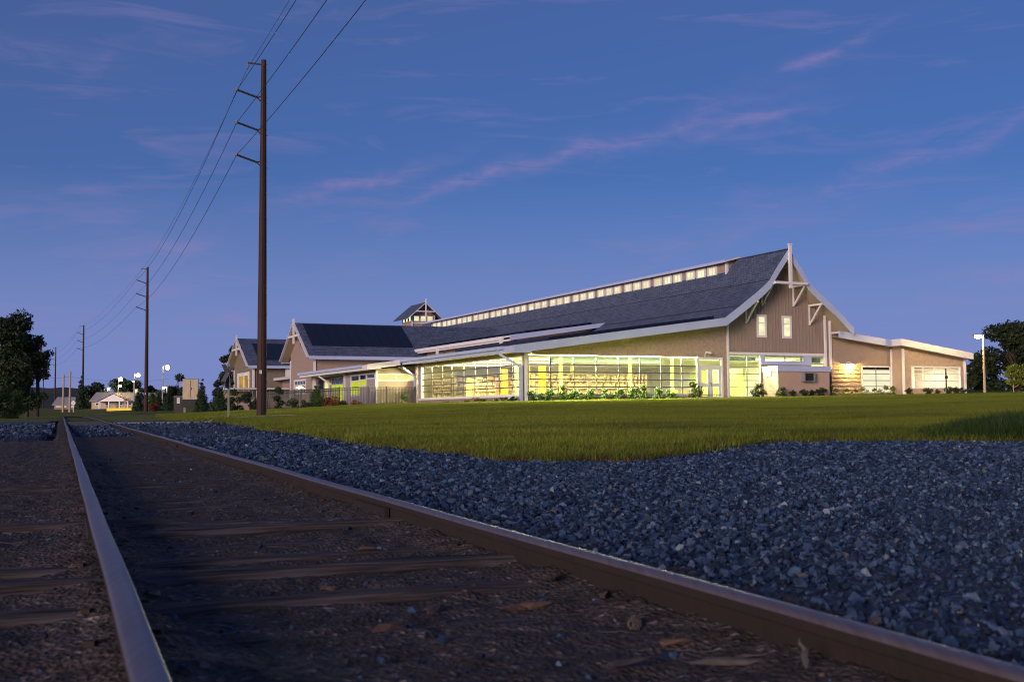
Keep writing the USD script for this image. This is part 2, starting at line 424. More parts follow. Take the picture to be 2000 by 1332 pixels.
def wob(t):
    t = np.asarray(t, float)
    return 0.002 * np.sin(t * 0.52 + 1.0) * np.clip(t / 10, 0, 1) + 0.006 * np.sin(t * 0.23 + 0.5) * np.clip((t - 12) / 15, 0, 1)


def tn(x, y):
    return x * TD[0] + y * TD[1], x * TN[0] + y * TN[1]


def xy(t, n):
    return t * TD[0] + n * TN[0], t * TD[1] + n * TN[1]


# edge between the ballast and the grass, by bearing from the tripod (degrees, metres)
_edge = np.array([(-70, 30), (-40, 45), (-28, 58), (-22, 62), (-17, 60), (-14.7, 50), (-12.1, 30.4), (-9.2, 20.6), (-6.4, 16.4), (-3.6, 14.25), (0, 12.2), (2.5, 11.85), (6.3, 11.8), (8.8, 13.8), (12.1, 17.2),
                  (15.0, 18.8), (19.6, 18.9), (24, 18.5), (32, 17.5), (50, 18), (75, 22)])


def edge_r(az):
    a = np.degrees(az)
    return np.interp(a, _edge[:, 0], _edge[:, 1]) + 0.14 * np.sin(a * 2.1) + 0.1 * np.sin(a * 5.3 + 1) + 0.05 * np.sin(a * 13)


def pad_z(x, y):
    """level of the library's site"""
    dx, dy = x - B0[0], y - B0[1]
    u, v = dx * BU[0] + dy * BU[1], dx * BV[0] + dy * BV[1]
    return 1.17 + 0.0105 * np.clip(v, -40, 45) - 0.010 * np.clip(u, 0, 22) + 0.003 * np.clip(u - 40, 0, 300) + 0.22 * np.clip((-v - 3) / 30, 0, 1) * 0


def ground(x, y):
    x, y = np.asarray(x, float), np.asarray(y, float)
    t, n = tn(x, y)
    r = np.hypot(x, y); az = np.arctan2(x, np.maximum(y, 1e-6))
    zt = rail_z(np.clip(t, -20, 140)) - 0.09
    re = edge_r(np.clip(az, -1.2, 1.3))
    s = np.clip((r - re) / np.maximum(70 - re, 12), 0, 1.05)
    wn = np.clip((n - 2.2) / 16, 0, 1) ** 0.9
    berm = 0.10 * np.clip((r - re) / 1.6, 0, 1) * np.clip((n - 2.5) / 2, 0, 1)
    z = zt + berm + (pad_z(x, y) - zt) * np.clip(s, 0, 1) * np.where(n > 0, wn, 0)
    far = 0.0085 * np.clip(t - 124, 0, 260) + 0.22 * np.clip((t - 121) / 8, 0, 1) * (1 - wn)
    return z + far + 0.012 * np.sin(x * 0.9 + y * 0.4) * np.clip((r - re) / 3, 0, 1)


def gz(x, y):
    return float(ground(x, y))


def polar(az, r):
    return r * np.sin(az), r * np.cos(az)


def gridmesh(P):
    a, b = P.shape[:2]
    i = np.arange(a * b).reshape(a, b)
    f = np.stack([i[:-1, :-1], i[1:, :-1], i[1:, 1:], i[:-1, 1:]], -1).reshape(-1, 4)
    return P.reshape(-1, 3), f


def grassmat():
    return usdkit.material(stage, LOOKS + 'lawn_turf', {
        'g': ('geometry', {}), 'n': ('noise_texture', dict(scale=0.55, detail=6.0, roughness=0.65)), 'n2': ('noise_texture', dict(scale=9.0, detail=5.0, roughness=0.7)),
        'mp': ('mapping', dict(scale=(0.12, 0.8, 1), rotation=(0, 0, 0.35))), 'n3': ('noise_texture', dict(scale=1.0, detail=4.0)),
        'r': ('rgb_ramp', {'ramp': [(0.3, (0.075, 0.10, 0.02)), (0.5, (0.115, 0.14, 0.028)), (0.68, (0.16, 0.175, 0.042))]}),
        'r2': ('rgb_ramp', {'ramp': [(0.3, (0.6,) * 3), (0.7, (1.3,) * 3)]}), 'r3': ('rgb_ramp', {'ramp': [(0.35, (0.7,) * 3), (0.6, (1.15,) * 3)]}),
        'm': ('mix_color', dict(blend_type='multiply', fac=1.0, use_clamp=False)), 'm2': ('mix_color', dict(blend_type='multiply', fac=1.0, use_clamp=False)),
        'b': ('bump', dict(strength=1.0, distance=0.05)), 'p': ('principled_bsdf', dict(roughness=0.9, specular_ior_level=0.05))},
        [('g.position', 'n.vector'), ('g.position', 'n2.vector'), ('g.position', 'mp.vector'), ('mp.vector', 'n3.vector'), ('n.fac', 'r.fac'), ('n2.fac', 'r2.fac'), ('n3.fac', 'r3.fac'),
         ('r.color', 'm.a'), ('r2.color', 'm.b'), ('m.result', 'm2.a'), ('r3.color', 'm2.b'), ('m2.result', 'p.base_color'), ('n2.fac', 'b.height'), ('b.normal', 'p.normal')], surface='p.BSDF')


def stonemat(name, sc, lo, hi, bump=1.0):
    return usdkit.material(stage, LOOKS + name, {
        'g': ('geometry', {}), 'v': ('voronoi_texture', dict(scale=sc, randomness=1.0)), 'sc': ('separate_color', {}),
        'r': ('rgb_ramp', {'ramp': [(0.0, tuple(0.45 * c for c in lo)), (0.5, lo), (0.9, hi), (1.0, tuple(1.8 * c for c in hi))]}), 'n': ('noise_texture', dict(scale=0.5, detail=5.0)),
        'r2': ('rgb_ramp', {'ramp': [(0.35, (0.7,) * 3), (0.65, (1.15,) * 3)]}), 'm': ('mix_color', dict(blend_type='multiply', fac=1.0, use_clamp=False)),
        'b': ('bump', dict(strength=bump, distance=0.03)), 'p': ('principled_bsdf', dict(roughness=0.75, specular_ior_level=0.4))},
        [('g.position', 'v.vector'), ('v.color', 'sc.color'), ('sc.r', 'r.fac'), ('g.position', 'n.vector'), ('n.fac', 'r2.fac'), ('r.color', 'm.a'), ('r2.color', 'm.b'),
         ('m.result', 'p.base_color'), ('v.distance', 'b.height'), ('b.normal', 'p.normal')], surface='p.BSDF')


M['turf'] = grassmat()
M['ballast'] = stonemat('ballast_bed', 24.0, (0.016, 0.03, 0.056), (0.036, 0.06, 0.105))
M['dirt'] = usdkit.material(stage, LOOKS + 'cinder_dirt', {
    'g': ('geometry', {}), 'n': ('noise_texture', dict(scale=7.0, detail=8.0, roughness=0.7)), 'v': ('voronoi_texture', dict(scale=55.0)), 'sc': ('separate_color', {}), 'n2': ('noise_texture', dict(scale=60.0, detail=4.0)),
    'r': ('rgb_ramp', {'ramp': [(0.3, (0.026, 0.02, 0.018)), (0.55, (0.062, 0.049, 0.045)), (0.75, (0.115, 0.096, 0.09))]}),
    'r2': ('rgb_ramp', {'ramp': [(0.0, (0.55,) * 3), (0.8, (1.1,) * 3), (0.95, (1.6,) * 3), (1.0, (3.2,) * 3)]}), 'm': ('mix_color', dict(blend_type='multiply', fac=1.0, use_clamp=False)),
    'ad': ('math', dict(math_type='add')), 'b': ('bump', dict(strength=0.9, distance=0.015)), 'p': ('principled_bsdf', dict(roughness=0.9, specular_ior_level=0.25))},
    [('g.position', 'n.vector'), ('g.position', 'v.vector'), ('g.position', 'n2.vector'), ('v.color', 'sc.color'), ('sc.r', 'r2.fac'), ('n.fac', 'r.fac'), ('r.color', 'm.a'), ('r2.color', 'm.b'), ('m.result', 'p.base_color'),
     ('v.distance', 'ad.value1'), ('n2.fac', 'ad.value2'), ('ad.value', 'b.height'), ('b.normal', 'p.normal')], surface='p.BSDF')
M['tie'] = usdkit.material(stage, LOOKS + 'weathered_tie', {
    'tc': ('texture_coordinate', {}), 'mp': ('mapping', dict(scale=(1.6, 42, 42))), 'n': ('noise_texture', dict(scale=1.0, detail=6.0, roughness=0.65)), 'oi': ('object_info', {}),
    'r': ('rgb_ramp', {'ramp': [(0.36, (0.012, 0.01, 0.01)), (0.48, (0.045, 0.037, 0.036)), (0.62, (0.10, 0.086, 0.09)), (0.8, (0.22, 0.20, 0.215))]}), 'b': ('bump', dict(strength=1.0, distance=0.012)), 'p': ('principled_bsdf', dict(roughness=0.9, specular_ior_level=0.2))},
    [('tc.object', 'mp.vector'), ('mp.vector', 'n.vector'), ('n.fac', 'r.fac'), ('r.color', 'p.base_color'), ('n.fac', 'b.height'), ('b.normal', 'p.normal')], surface='p.BSDF')
M['steel'] = mat('polished_rail_steel', (0.17, 0.14, 0.145), 0.42, metallic=0.55, color2=(0.12, 0.085, 0.08), scale=3.0, stretch=(18, 0.7, 4), bump=0.05)
M['rail_rust'] = mat('rusty_rail', (0.007, 0.004, 0.0038), 0.85, color2=(0.017, 0.0075, 0.006), scale=5.0, bump=0.35)
M['stone'] = usdkit.material(stage, LOOKS + 'crushed_stone', {
    'oi': ('object_info', {}), 'r': ('rgb_ramp', {'ramp': [(0.0, (0.006, 0.012, 0.028)), (0.45, (0.015, 0.033, 0.076)), (0.8, (0.034, 0.066, 0.135)), (0.95, (0.065, 0.105, 0.185)), (0.965, (0.08, 0.07, 0.065)), (0.975, (0.06, 0.085, 0.13)), (1.0, (0.16, 0.20, 0.27))]}),
    'g': ('geometry', {}), 'n': ('noise_texture', dict(scale=45.0, detail=4.0)), 'r2': ('rgb_ramp', {'ramp': [(0.3, (0.75,) * 3), (0.7, (1.2,) * 3)]}), 'm': ('mix_color', dict(blend_type='multiply', fac=1.0, use_clamp=False)),
    'p': ('principled_bsdf', dict(roughness=0.7, specular_ior_level=0.22))},
    [('oi.random', 'r.fac'), ('g.position', 'n.vector'), ('n.fac', 'r2.fac'), ('r.color', 'm.a'), ('r2.color', 'm.b'), ('m.result', 'p.base_color')], surface='p.BSDF')
M['grass'] = usdkit.material(stage, LOOKS + 'grass_blades', {
    'gi': ('geometry', {}), 'r': ('rgb_ramp', {'ramp': [(0.0, (0.19, 0.225, 0.033)), (0.8, (0.34, 0.345, 0.07)), (1.0, (0.38, 0.33, 0.12))]}),
    'mp': ('mapping', dict(scale=(0.16, 0.5, 1), rotation=(0, 0, 0.44))), 'n': ('noise_texture', dict(scale=1.0, detail=5.0, roughness=0.65)), 'nr': ('rgb_ramp', {'ramp': [(0.32, (0.62, 0.60, 0.62)), (0.5, (1.0, 1.0, 0.9)), (0.68, (1.28, 1.18, 0.95))]}),
    'mu': ('mix_color', dict(blend_type='multiply', fac=1.0, use_clamp=False)),
    'd': ('principled_bsdf', dict(roughness=0.6, specular_ior_level=0.25)), 't': ('translucent_bsdf', {}), 'm': ('mix_closure', dict(fac=0.5))},
    [('gi.random_per_island', 'r.fac'), ('gi.position', 'mp.vector'), ('mp.vector', 'n.vector'), ('n.fac', 'nr.fac'), ('r.color', 'mu.a'), ('nr.color', 'mu.b'), ('mu.result', 'd.base_color'), ('mu.result', 't.color'), ('d.BSDF', 'm.closure1'), ('t.BSDF', 'm.closure2')], surface='m.closure')
M['thatch'] = leafmat('dry_thatch', (0.14, 0.075, 0.04), (0.26, 0.17, 0.08), 0.3)
M['weed'] = leafmat('weed_blades', (0.03, 0.06, 0.012), (0.08, 0.11, 0.03), 0.3)
M['leaf_dark'] = leafmat('dark_leaves', (0.022, 0.035, 0.012), (0.07, 0.085, 0.026), 0.25)
M['leaf_bush'] = leafmat('bush_leaves', (0.045, 0.085, 0.02), (0.14, 0.18, 0.05), 0.3)
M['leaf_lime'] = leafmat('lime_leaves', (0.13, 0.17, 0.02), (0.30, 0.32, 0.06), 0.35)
M['leaf_ever'] = leafmat('evergreen_needles', (0.018, 0.038, 0.016), (0.05, 0.085, 0.03), 0.15)
M['leaf_red'] = leafmat('red_leaves', (0.12, 0.03, 0.02), (0.24, 0.09, 0.04), 0.3)
M['far'] = mat('wooded_hill', (0.010, 0.015, 0.013), 0.95, var=0.4, scale=0.05, coord='object')

# far land sheet, then the lawn and the ballast as finer sheets above it
az = np.radians(np.linspace(-180, 180, 181))
rr = np.array([0.4, 3, 8, 16, 40, 80, 140, 220, 340, 500, 800, 1500, 4000])
A, R = np.meshgrid(az, rr, indexing='ij')
X, Y = polar(A, R)
front = (np.abs(A) < 1.2) & (R < 330)
Z = np.where(front, ground(X, Y) - 0.6, np.where(R < 330, 0.0, ground(np.clip(X, -400, 400), np.clip(Y, 10, 400)) + 0.002 * np.clip(R - 340, 0, 400)))
obj('ground', gridmesh(np.stack([X, Y, Z], -1)), M['turf'], smooth=True, kind='structure')

az = np.radians(np.linspace(-68, 72, 421))
q = np.linspace(0, 1, 150) ** 2.2
A, Q = np.meshgrid(az, q, indexing='ij')
re = edge_r(A)
R = re + Q * (345 - re)
X, Y = polar(A, R)
Z = ground(X, Y)
obj('lawn', gridmesh(np.stack([X, Y, Z], -1)), M['turf'], smooth=True, kind='structure')

az = np.radians(np.linspace(-68, 72, 561))
q = np.linspace(0, 1, 190) ** 1.6
A, Q = np.meshgrid(az, q, indexing='ij')
R = 0.9 + Q * (edge_r(A) + 0.02 - 0.9)
X, Y = polar(A, R)
T, N = tn(X, Y)
Z = ground(X, Y) + 0.05 * (meshkit.fbm(np.stack([X * 0.8, Y * 0.8, 0 * X], -1), 3, 5) - 0.5) * np.clip((N - 2.4) / 1.0, 0, 1)
Z += 0.10 * np.exp(-((N - 4.2) / 1.2) ** 2) * np.clip((12 - T) / 8, 0, 1) * 0.4
bed = (N > np.where(T > 27, -0.25, -2.6)) & (N < 2.0)
Z = np.where(bed, Z - 0.22, Z)
obj('ballast', gridmesh(np.stack([X, Y, Z], -1)), M['ballast'], smooth=True, kind='structure')


def ballast_z(x, y):
    t, n = tn(x, y)
    z = ground(x, y) + 0.05 * (meshkit.fbm(np.stack([x * 0.8, y * 0.8, 0 * x], -1), 3, 5) - 0.5) * np.clip((n - 2.4) / 1.0, 0, 1)
    return z + 0.04 * np.exp(-((n - 4.2) / 1.2) ** 2) * np.clip((12 - t) / 8, 0, 1)


# cinder dirt between and beside the rails
tt = np.unique(np.r_[np.arange(0.9, 6, 0.022), np.arange(6, 14, 0.045), np.arange(14, 112, 0.2)])
nn = np.r_[np.linspace(-3.2, -1.0, 40), np.linspace(-0.97, 1.66, 118), np.linspace(1.68, 2.05, 10)]
Tg, Ng = np.meshgrid(tt, nn, indexing='ij')


def dirt_h(t, n):
    p = np.stack([t * 3.2, n * 3.2, 0 * t], -1)
    h = -0.120 + 0.042 * (meshkit.fbm(p, 3, 11) - 0.5) + 0.028 * (meshkit.fbm(p * 6, 3, 21) - 0.5)
    h += 0.03 * np.exp(-((n - 0.165) / 0.16) ** 2) + 0.03 * np.exp(-((n - 1.67) / 0.16) ** 2)
    h -= 0.3 * np.clip((t - 24) / 4, 0, 1) * np.clip((-n - 0.05) / 0.3, 0, 1)
    h += 0.03 * np.clip((n - 1.72) / 0.2, 0, 1) - 0.05 * np.clip((-n - 2.2) / 0.8, 0, 1)
    return h


Zg = rail_z(Tg) + dirt_h(Tg, Ng)
Xg, Yg = xy(Tg, Ng)
obj('trackbed', gridmesh(np.stack([Xg, Yg, Zg], -1)), M['dirt'], smooth=True, kind='structure')

# ------------------------------------------------------------------ the library (own frame: x to the right along the front, y away, z up)
lib = thing('library', 'long barn-like library with tan siding, grey shingle roofs and brightly lit glass walls', 'library', (B0[0], B0[1], 0), BYAW)


def fu(y0):
    return lambda s, z, d: (s, y0 + d, z)       # wall that faces the tracks' near end (front); s runs right


def fv(x0):
    return lambda s, z, d: (x0 + d, s, z)       # wall that faces left; s runs away


def wall(name, poly, mapf, m, thick=0.2, parent=None, siding=None, sm=None, course=0.18, proud=0.02, **k):
    w = obj(name, MB().plate(poly, mapf, thick), m, parent or lib, **k)
    if siding == 'lap':
        obj('clapboard', MB().courses(poly, mapf, course, proud), sm or m, w, kind='stuff')
    elif siding == 'shake':
        obj('shake', MB().shakes(poly, mapf, course), sm or m, w, kind='stuff')
    return w


def trimbar(name, a, b, w=0.14, h=0.14, m='trim', parent=None, up=(0, 0, 1), **k):
    return obj(name, MB().beam(a, b, w, h, up), M[m], parent or lib, **k)


def window(mapf, xs, zs, parent=None, frame=0.07, bar=0.05, pane='glass', frame_m='trim', bar_m='mullion', depth=0.06, case=0.0, name='window', skip=(), **k):
    """a framed window: casing, a mullion bar between every two panes, and each pane"""
    w = holder(name, parent or lib)
    if k:
        tag(w, **k)
    x0, x1, z0, z1 = xs[0], xs[-1], zs[0], zs[-1]
    outer = sbox(x0 - frame, z0 - frame, x1 + frame, z1 + frame)
    obj('frame', MB().plate(outer.difference(sbox(x0, z0, x1, z1)), lambda s, z, d: mapf(s, z, d - case), depth + case), M[frame_m], w)
    for x in xs[1:-1]:
        obj('mullion', MB().plate(sbox(x - bar / 2, z0, x + bar / 2, z1), lambda s, z, d: mapf(s, z, d + 0.002), depth), M[bar_m], w)
    for z_ in zs[1:-1]:
        obj('transom_bar', MB().plate(sbox(x0, z_ - bar / 2, x1, z_ + bar / 2), lambda s, z, d: mapf(s, z, d + 0.006), depth - 0.008), M[bar_m], w)
    for i in range(len(xs) - 1):
        for j in range(len(zs) - 1):
            if (i, j) in skip:
                continue
            pm = pane(i, j) if callable(pane) else pane
            obj('pane', MB().plate(sbox(xs[i] + (bar / 2 if i else 0), zs[j] + (bar / 2 if j else 0), xs[i + 1] - (bar / 2 if i < len(xs) - 2 else 0), zs[j + 1] - (bar / 2 if j < len(zs) - 2 else 0)),
                                   lambda s, z, d: mapf(s, z, d + 0.03), 0.008), M[pm], w)
    return w


SH = 0.135                                         # the low aisle roof: one plane from the left eave up to the barn


def shed(v):
    return 4.83 + SH * (v + 1.5)


VC = 20.35                                         # ridge of the barn
PROF = [(14.7, 7.02), (16.2, 8.03), (17.4, 8.86), (18.2, 9.46), (18.65, 9.86), (19.0, 10.38), (19.5, 11.06), (VC, 12.14)]


def barn(v):
    v = VC - abs(v - VC)
    return float(np.interp(v, [p[0] for p in PROF], [p[1] for p in PROF])) if v >= 14.7 else 7.02 + (v - 14.7) * 0.66


# --- front walls (y = 0)
G0 = 0.7
seat = fu(0.0)
zw = shed(0) - 0.30
tri = Polygon([(0, 1.7), (15.85, 1.7), (15.85, shed(15.85) - 0.45), (0, zw)]).difference(sbox(0.12, 1.77, 15.42, 4.36))
wall('wall', tri, seat, M['shake'], 0.22, siding='shake')
wall('base_wall', sbox(0, G0, 13.3, 1.70), fu(-0.03), M['base'], 0.25, siding='shake', course=0.11)
wall('base_wall', sbox(15.42, G0, 15.85, 1.70), fu(-0.03), M['base'], 0.25)
zr_win = [1.84, 2.26, 2.75, 3.22, 3.72, 4.20]
window(seat, [0.20, 1.80, 3.53, 5.26, 6.97, 8.64, 10.32, 12.01, 13.22], zr_win, frame=0.09, bar=0.075, case=0.05, name='window_wall', label='long glass wall of the front facade')
# double door with transom
dd = holder('double_door', lib); tag(dd, label='pale double door with glazed leaves and transom')
obj('door_frame', MB().plate(sbox(13.30, 1.36, 15.44, 4.36).difference(sbox(13.40, 1.36, 15.30, 3.72)).difference(sbox(13.40, 3.80, 15.30, 4.20)), lambda s, z, d: (s, d - 0.05, z), 0.11), M['trim'], dd)
obj('transom_pane', MB().plate(sbox(13.40, 3.80, 15.30, 4.20), lambda s, z, d: (s, d + 0.03, z), 0.008), M['glass'], dd)
for x0 in (13.42, 14.36):
    leaf = sbox(x0, 1.38, x0 + 0.92, 3.70)
    holes = [sbox(x0 + 0.2, 1.62, x0 + 0.72, 2.28), sbox(x0 + 0.2, 2.55, x0 + 0.72, 3.46)]
    for h_ in holes:
        leaf = leaf.difference(h_)
    obj('door_leaf', MB().plate(leaf, lambda s, z, d: (s, d - 0.01, z), 0.05), M['trim'], dd)
    for h_ in holes:
        obj('pane', MB().plate(h_, lambda s, z, d: (s, d + 0.012, z), 0.008), M['glass'], dd)
obj('door_handle', MB().beam((14.28, -0.05, 2.3), (14.28, -0.05, 2.6), 0.03, 0.03), M['grey'], dd)
obj('door_handle', MB().beam((14.42, -0.05, 2.3), (14.42, -0.05, 2.6), 0.03, 0.03), M['grey'], dd)
obj('threshold', MB().box(13.2, 15.6, -1.2, -0.08, 0.9, 1.345), M['concrete'], lib)
cl_ = holder('security_light', lib)
obj('lamp_arm', MB().tube([(13.92, -0.02, 4.38), (13.92, -0.10, 4.62), (14.05, -0.22, 4.68)], 0.035), M['trim'], cl_)
obj('lamp_head', MB().beam((13.85, -0.3, 4.70), (14.2, -0.3, 4.62), 0.2, 0.13), M['trim'], cl_)

# --- left glass wall (x = 0)
lw = fv(0.0)
wall('wall', sbox(0, 1.7, 20.4, zw + 0.12).difference(sbox(0.45, 1.77, 19.3, 4.30)), lw, M['tan'], 0.22, siding='lap')
wall('base_wall', sbox(0.0, G0, 20.4, 1.70), fv(-0.03), M['base'], 0.25, siding='shake', course=0.11)
window(lw, [0.55, 2.12, 4.10, 6.30, 8.42, 10.51, 12.85, 14.78, 16.95, 19.2], [1.80] + zr_win[1:-1] + [4.22], frame=0.09, bar=0.075, case=0.04, name='window_wall', label='long glass wall of the left side')
obj('sill', MB().box(-0.14, -0.04, 0.3, 19.5, 1.62, 1.72), M['trim'], lib)
obj('sill', MB().box(0.1, 13.3, -0.15, -0.06, 1.62, 1.71), M['fascia'], lib)
trimbar('corner_trim', (0, -0.05, 1.0), (0, -0.05, zw), 0.16, 0.16)
trimbar('corner_trim', (-0.05, 19.6, 0.7), (-0.05, 19.6, zw), 0.5, 0.10, 'mauve')
trimbar('corner_trim', (-0.05, 20.3, 0.7), (-0.05, 20.3, zw), 0.16, 0.16)

# --- barn gable front
tb = [(v, barn(v) - 0.30) for v in np.linspace(15.9, 24.8, 41)]
gable = Polygon([(15.9, 4.76)] + tb + [(24.8, 4.76)])
wA, wB = sbox(18.55, 5.95, 19.22, 7.40), sbox(20.80, 5.92, 21.47, 7.37)
gw = obj('gable_wall', MB().plate(gable.difference(wA).difference(wB), seat, 0.22), M['batten'], lib)
for v in np.arange(16.1, 24.7, 0.305):
    top = barn(v) - 0.32
    seg = [(4.78, top)]
    for w_ in (wA, wB):
        b_ = w_.bounds
        if b_[0] - 0.16 < v < b_[2] + 0.16:
            seg = [(4.78, b_[1] - 0.16), (b_[3] + 0.16, top)]
    for a_, c_ in seg:
        obj('batten', MB().box(v - 0.026, v + 0.026, -0.032, -0.002, a_, c_), M['batten'], gw)
for w_ in (wA, wB):
    b_ = w_.bounds
    window(seat, [b_[0] + 0.06, b_[2] - 0.06], [b_[1] + 0.06, b_[1] + 0.95, b_[3] - 0.06], frame=0.16, bar=0.04, case=0.05, pane='warm_pane', bar_m='trim', name='gable_window')
obj('band', MB().box(15.9, 24.66, -0.06, 0.2, 4.57, 4.76), M['trim'], lib)
for v in (15.87, 24.62, 25.09):
    trimbar('corner_trim', (v, -0.04, 1.2 if v < 20 else 3.6), (v, -0.04, barn(v) - 0.42 if v != 24.62 else barn(v) - 0.35), 0.16, 0.16)
wall('wall', Polygon([(24.7, 3.5), (25.02, 3.5), (25.02, barn(25) - 0.35), (24.7, barn(24.7) - 0.35)]), seat, M['tan'], 0.2)
# ground-floor glazing under the gable
window(seat, [15.99, 17.53, 18.68], [1.66] + zr_win[1:-1] + [4.18, 4.55], frame=0.05, bar=0.05, name='window_wall', label='two bay glass wall under the gable')
wall('base_wall', sbox(15.9, G0, 18.8, 1.60), seat, M['base'], 0.2)
wall('panel', sbox(18.75, 3.9, 23.28, 4.57).difference(sbox(19.11, 4.16, 22.63, 4.53)), fu(-0.03), M['fascia'], 0.2)
window(fu(-0.03), [19.11, 20.91, 22.63], [4.16, 4.53], frame=0.03, bar=0.05, name='high_window')
window(seat, [23.34, 24.50], [3.6, 3.98, 4.53], frame=0.05, bar=0.05, name='high_window')
wall('wall', sbox(18.75, G0, 25.0, 3.9).difference(sbox(23.29, 3.55, 24.55, 3.9)), fu(0.02), M['tan'], 0.18)
# flat-roofed enclosure standing out in front
enc = holder('enclosure', lib); tag(enc, label='low flat roofed enclosure jutting out under the gable')
obj('front_panel', MB().box(18.97, 23.45, -1.75, -1.6, G0, 3.36), M['enclosure'], enc)
obj('side_panel', MB().box(18.90, 18.969, -1.75, 0.0, G0, 3.36), M['tan'], enc)
obj('clapboard', MB().courses(sbox(-1.75, G0, -0.02, 3.36), fv(18.90), 0.18, 0.02), M['tan'], enc, kind='stuff')
obj('side_panel', MB().box(23.30, 23.44, -1.6, 0.0, G0, 3.36), M['tan'], enc)
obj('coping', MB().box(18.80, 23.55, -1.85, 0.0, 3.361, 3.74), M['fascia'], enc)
vb = holder('vent_box', enc)
vb2 = MB().box(20.88, 20.98, -2.15, -1.751, 2.64, 3.28).box(20.98, 21.84, -2.1, -1.751, 2.62, 2.68).box(21.84, 21.92, -2.1, -1.751, 2.64, 3.28)
obj('vent_hood', vb2, M['grey'], enc)
obj('vent_grille', MB().box(20.98, 21.84, -2.0, -1.755, 2.69, 3.24), M['black'], enc)
for z_ in np.arange(2.74, 3.2, 0.09):
    obj('louvre', MB().beam((20.99, -2.06, z_), (21.60, -2.06, z_), 0.02, 0.05), M['black'], enc)
stage.RemovePrim(vb.GetPath())
ol = holder('outlet_box', enc)
obj('box', MB().box(18.80, 18.898, -1.0, -0.45, 3.05, 3.42), M['trim'], ol)
obj('lens', MB().box(18.785, 18.799, -0.92, -0.53, 3.12, 3.35), M['grey'], ol)

# --- roofs of the barn and the aisle
def roofstrip(prof, y0, y1, t=0.12):
    mb = MB()
    for (a, za), (b, zb) in zip(prof[:-1], prof[1:]):
        mb.add([(a, y0, za), (b, y0, zb), (b, y1, zb), (a, y1, za), (a, y0, za - t), (b, y0, zb - t), (b, y1, zb - t), (a, y1, za - t)],
               [(0, 1, 2, 3), (4, 7, 6, 5), (0, 4, 5, 1), (3, 2, 6, 7)])
    return mb


RPROF = [(2 * VC - v, z) for v, z in PROF if v > 14.9][::-1] + [(26.15, 6.62)]
RY = -1.38
rf = obj('barn_roof', roofstrip(PROF, RY, 80.0), M['roof_u'], lib)
obj('barn_roof', roofstrip(RPROF, RY, 80.0), M['roof_u'], lib)
obj('ridge_cap', MB().beam((VC, RY, 12.16), (VC, 5.0, 12.16), 0.22, 0.07), M['roof_u'], rf)
obj('seam', MB().beam((18.63, RY + 0.02, 9.88), (18.63, 79.9, 9.88), 0.05, 0.03), M['solar_edge'], rf)
obj('seam', MB().beam((16.02, RY + 0.02, 7.94), (16.02, 60, 7.94), 0.04, 0.03), M['solar_edge'], rf)


def rake(prof, y, drop, name='rake_board', inset=0.0):
    mb = MB()
    for (a, za), (b, zb) in zip(prof[:-1], prof[1:]):
        mb.add([(a, y, za), (b, y, zb), (b, y, zb - drop), (a, y, za - drop), (a, y + 0.07, za), (b, y + 0.07, zb), (b, y + 0.07, zb - drop), (a, y + 0.07, za - drop)],
               [(0, 1, 2, 3), (4, 7, 6, 5), (0, 4, 5, 1), (3, 2, 6, 7)])
    return obj(name, mb, M['fascia'], lib)


rake([(v, z + 0.02) for v, z in PROF], RY - 0.07, 0.62)
rake([(v, z + 0.02) for v, z in RPROF], RY - 0.07, 0.60)
for pr in (PROF, RPROF):                                       # boarded underside of the overhang
    mb = MB()
    for (a, za), (b, zb) in zip(pr[:-1], pr[1:]):
        mb.add([(a, RY, za - 0.3), (b, RY, zb - 0.3), (b, 0.05, zb - 0.3), (a, 0.05, za - 0.3)], [(0, 1, 2, 3)])
    obj('soffit', mb, M['soffit'], lib)
# king post, collar and outriggers
trimbar('king_post', (VC, RY - 0.16, 9.32), (VC, RY - 0.16, 12.42), 0.21, 0.18)
obj('finial', MB().box(VC - 0.13, VC + 0.13, RY - 0.29, RY - 0.03, 12.421, 12.5), M['trim'], lib)
trimbar('collar', (18.92, RY - 0.20, 9.68), (21.83, RY - 0.20, 9.68), 0.16, 0.17)
for v, zt_ in ((VC - 1.42, 9.62), (VC + 1.42, 9.62), (VC - 2.85, 8.28), (VC + 2.85, 8.28)):
    br = holder('outrigger', lib)
    zz = zt_
    obj('bracket_arm', MB().beam((v, 0.0, zz), (v, RY - 0.1, zz), 0.11, 0.13), M['trim'], br)
    obj('bracket_post', MB().beam((v, -0.05, zz - 0.08), (v, -0.05, zz - 1.45), 0.10, 0.11), M['trim'], br)
    obj('bracket_brace', MB().beam((v, -0.10, zz - 1.38), (v, RY + 0.05, zz - 0.06), 0.09, 0.11), M['trim'], br)

# aisle shed roof, front edge, eave and gutter
def shedslab(v0, v1, y0, y1, dz=0.0, t=0.16):
    return MB().add([(v0, y0, shed(v0) + dz), (v1, y0, shed(v1) + dz), (v1, y1, shed(v1) + dz), (v0, y1, shed(v0) + dz), (v0, y0, shed(v0) + dz - t), (v1, y0, shed(v1) + dz - t), (v1, y1, shed(v1) + dz - t), (v0, y1, shed(v0) + dz - t)],
                    [(0, 1, 2, 3), (4, 7, 6, 5), (0, 4, 5, 1), (3, 2, 6, 7), (0, 3, 7, 4), (1, 5, 6, 2)])


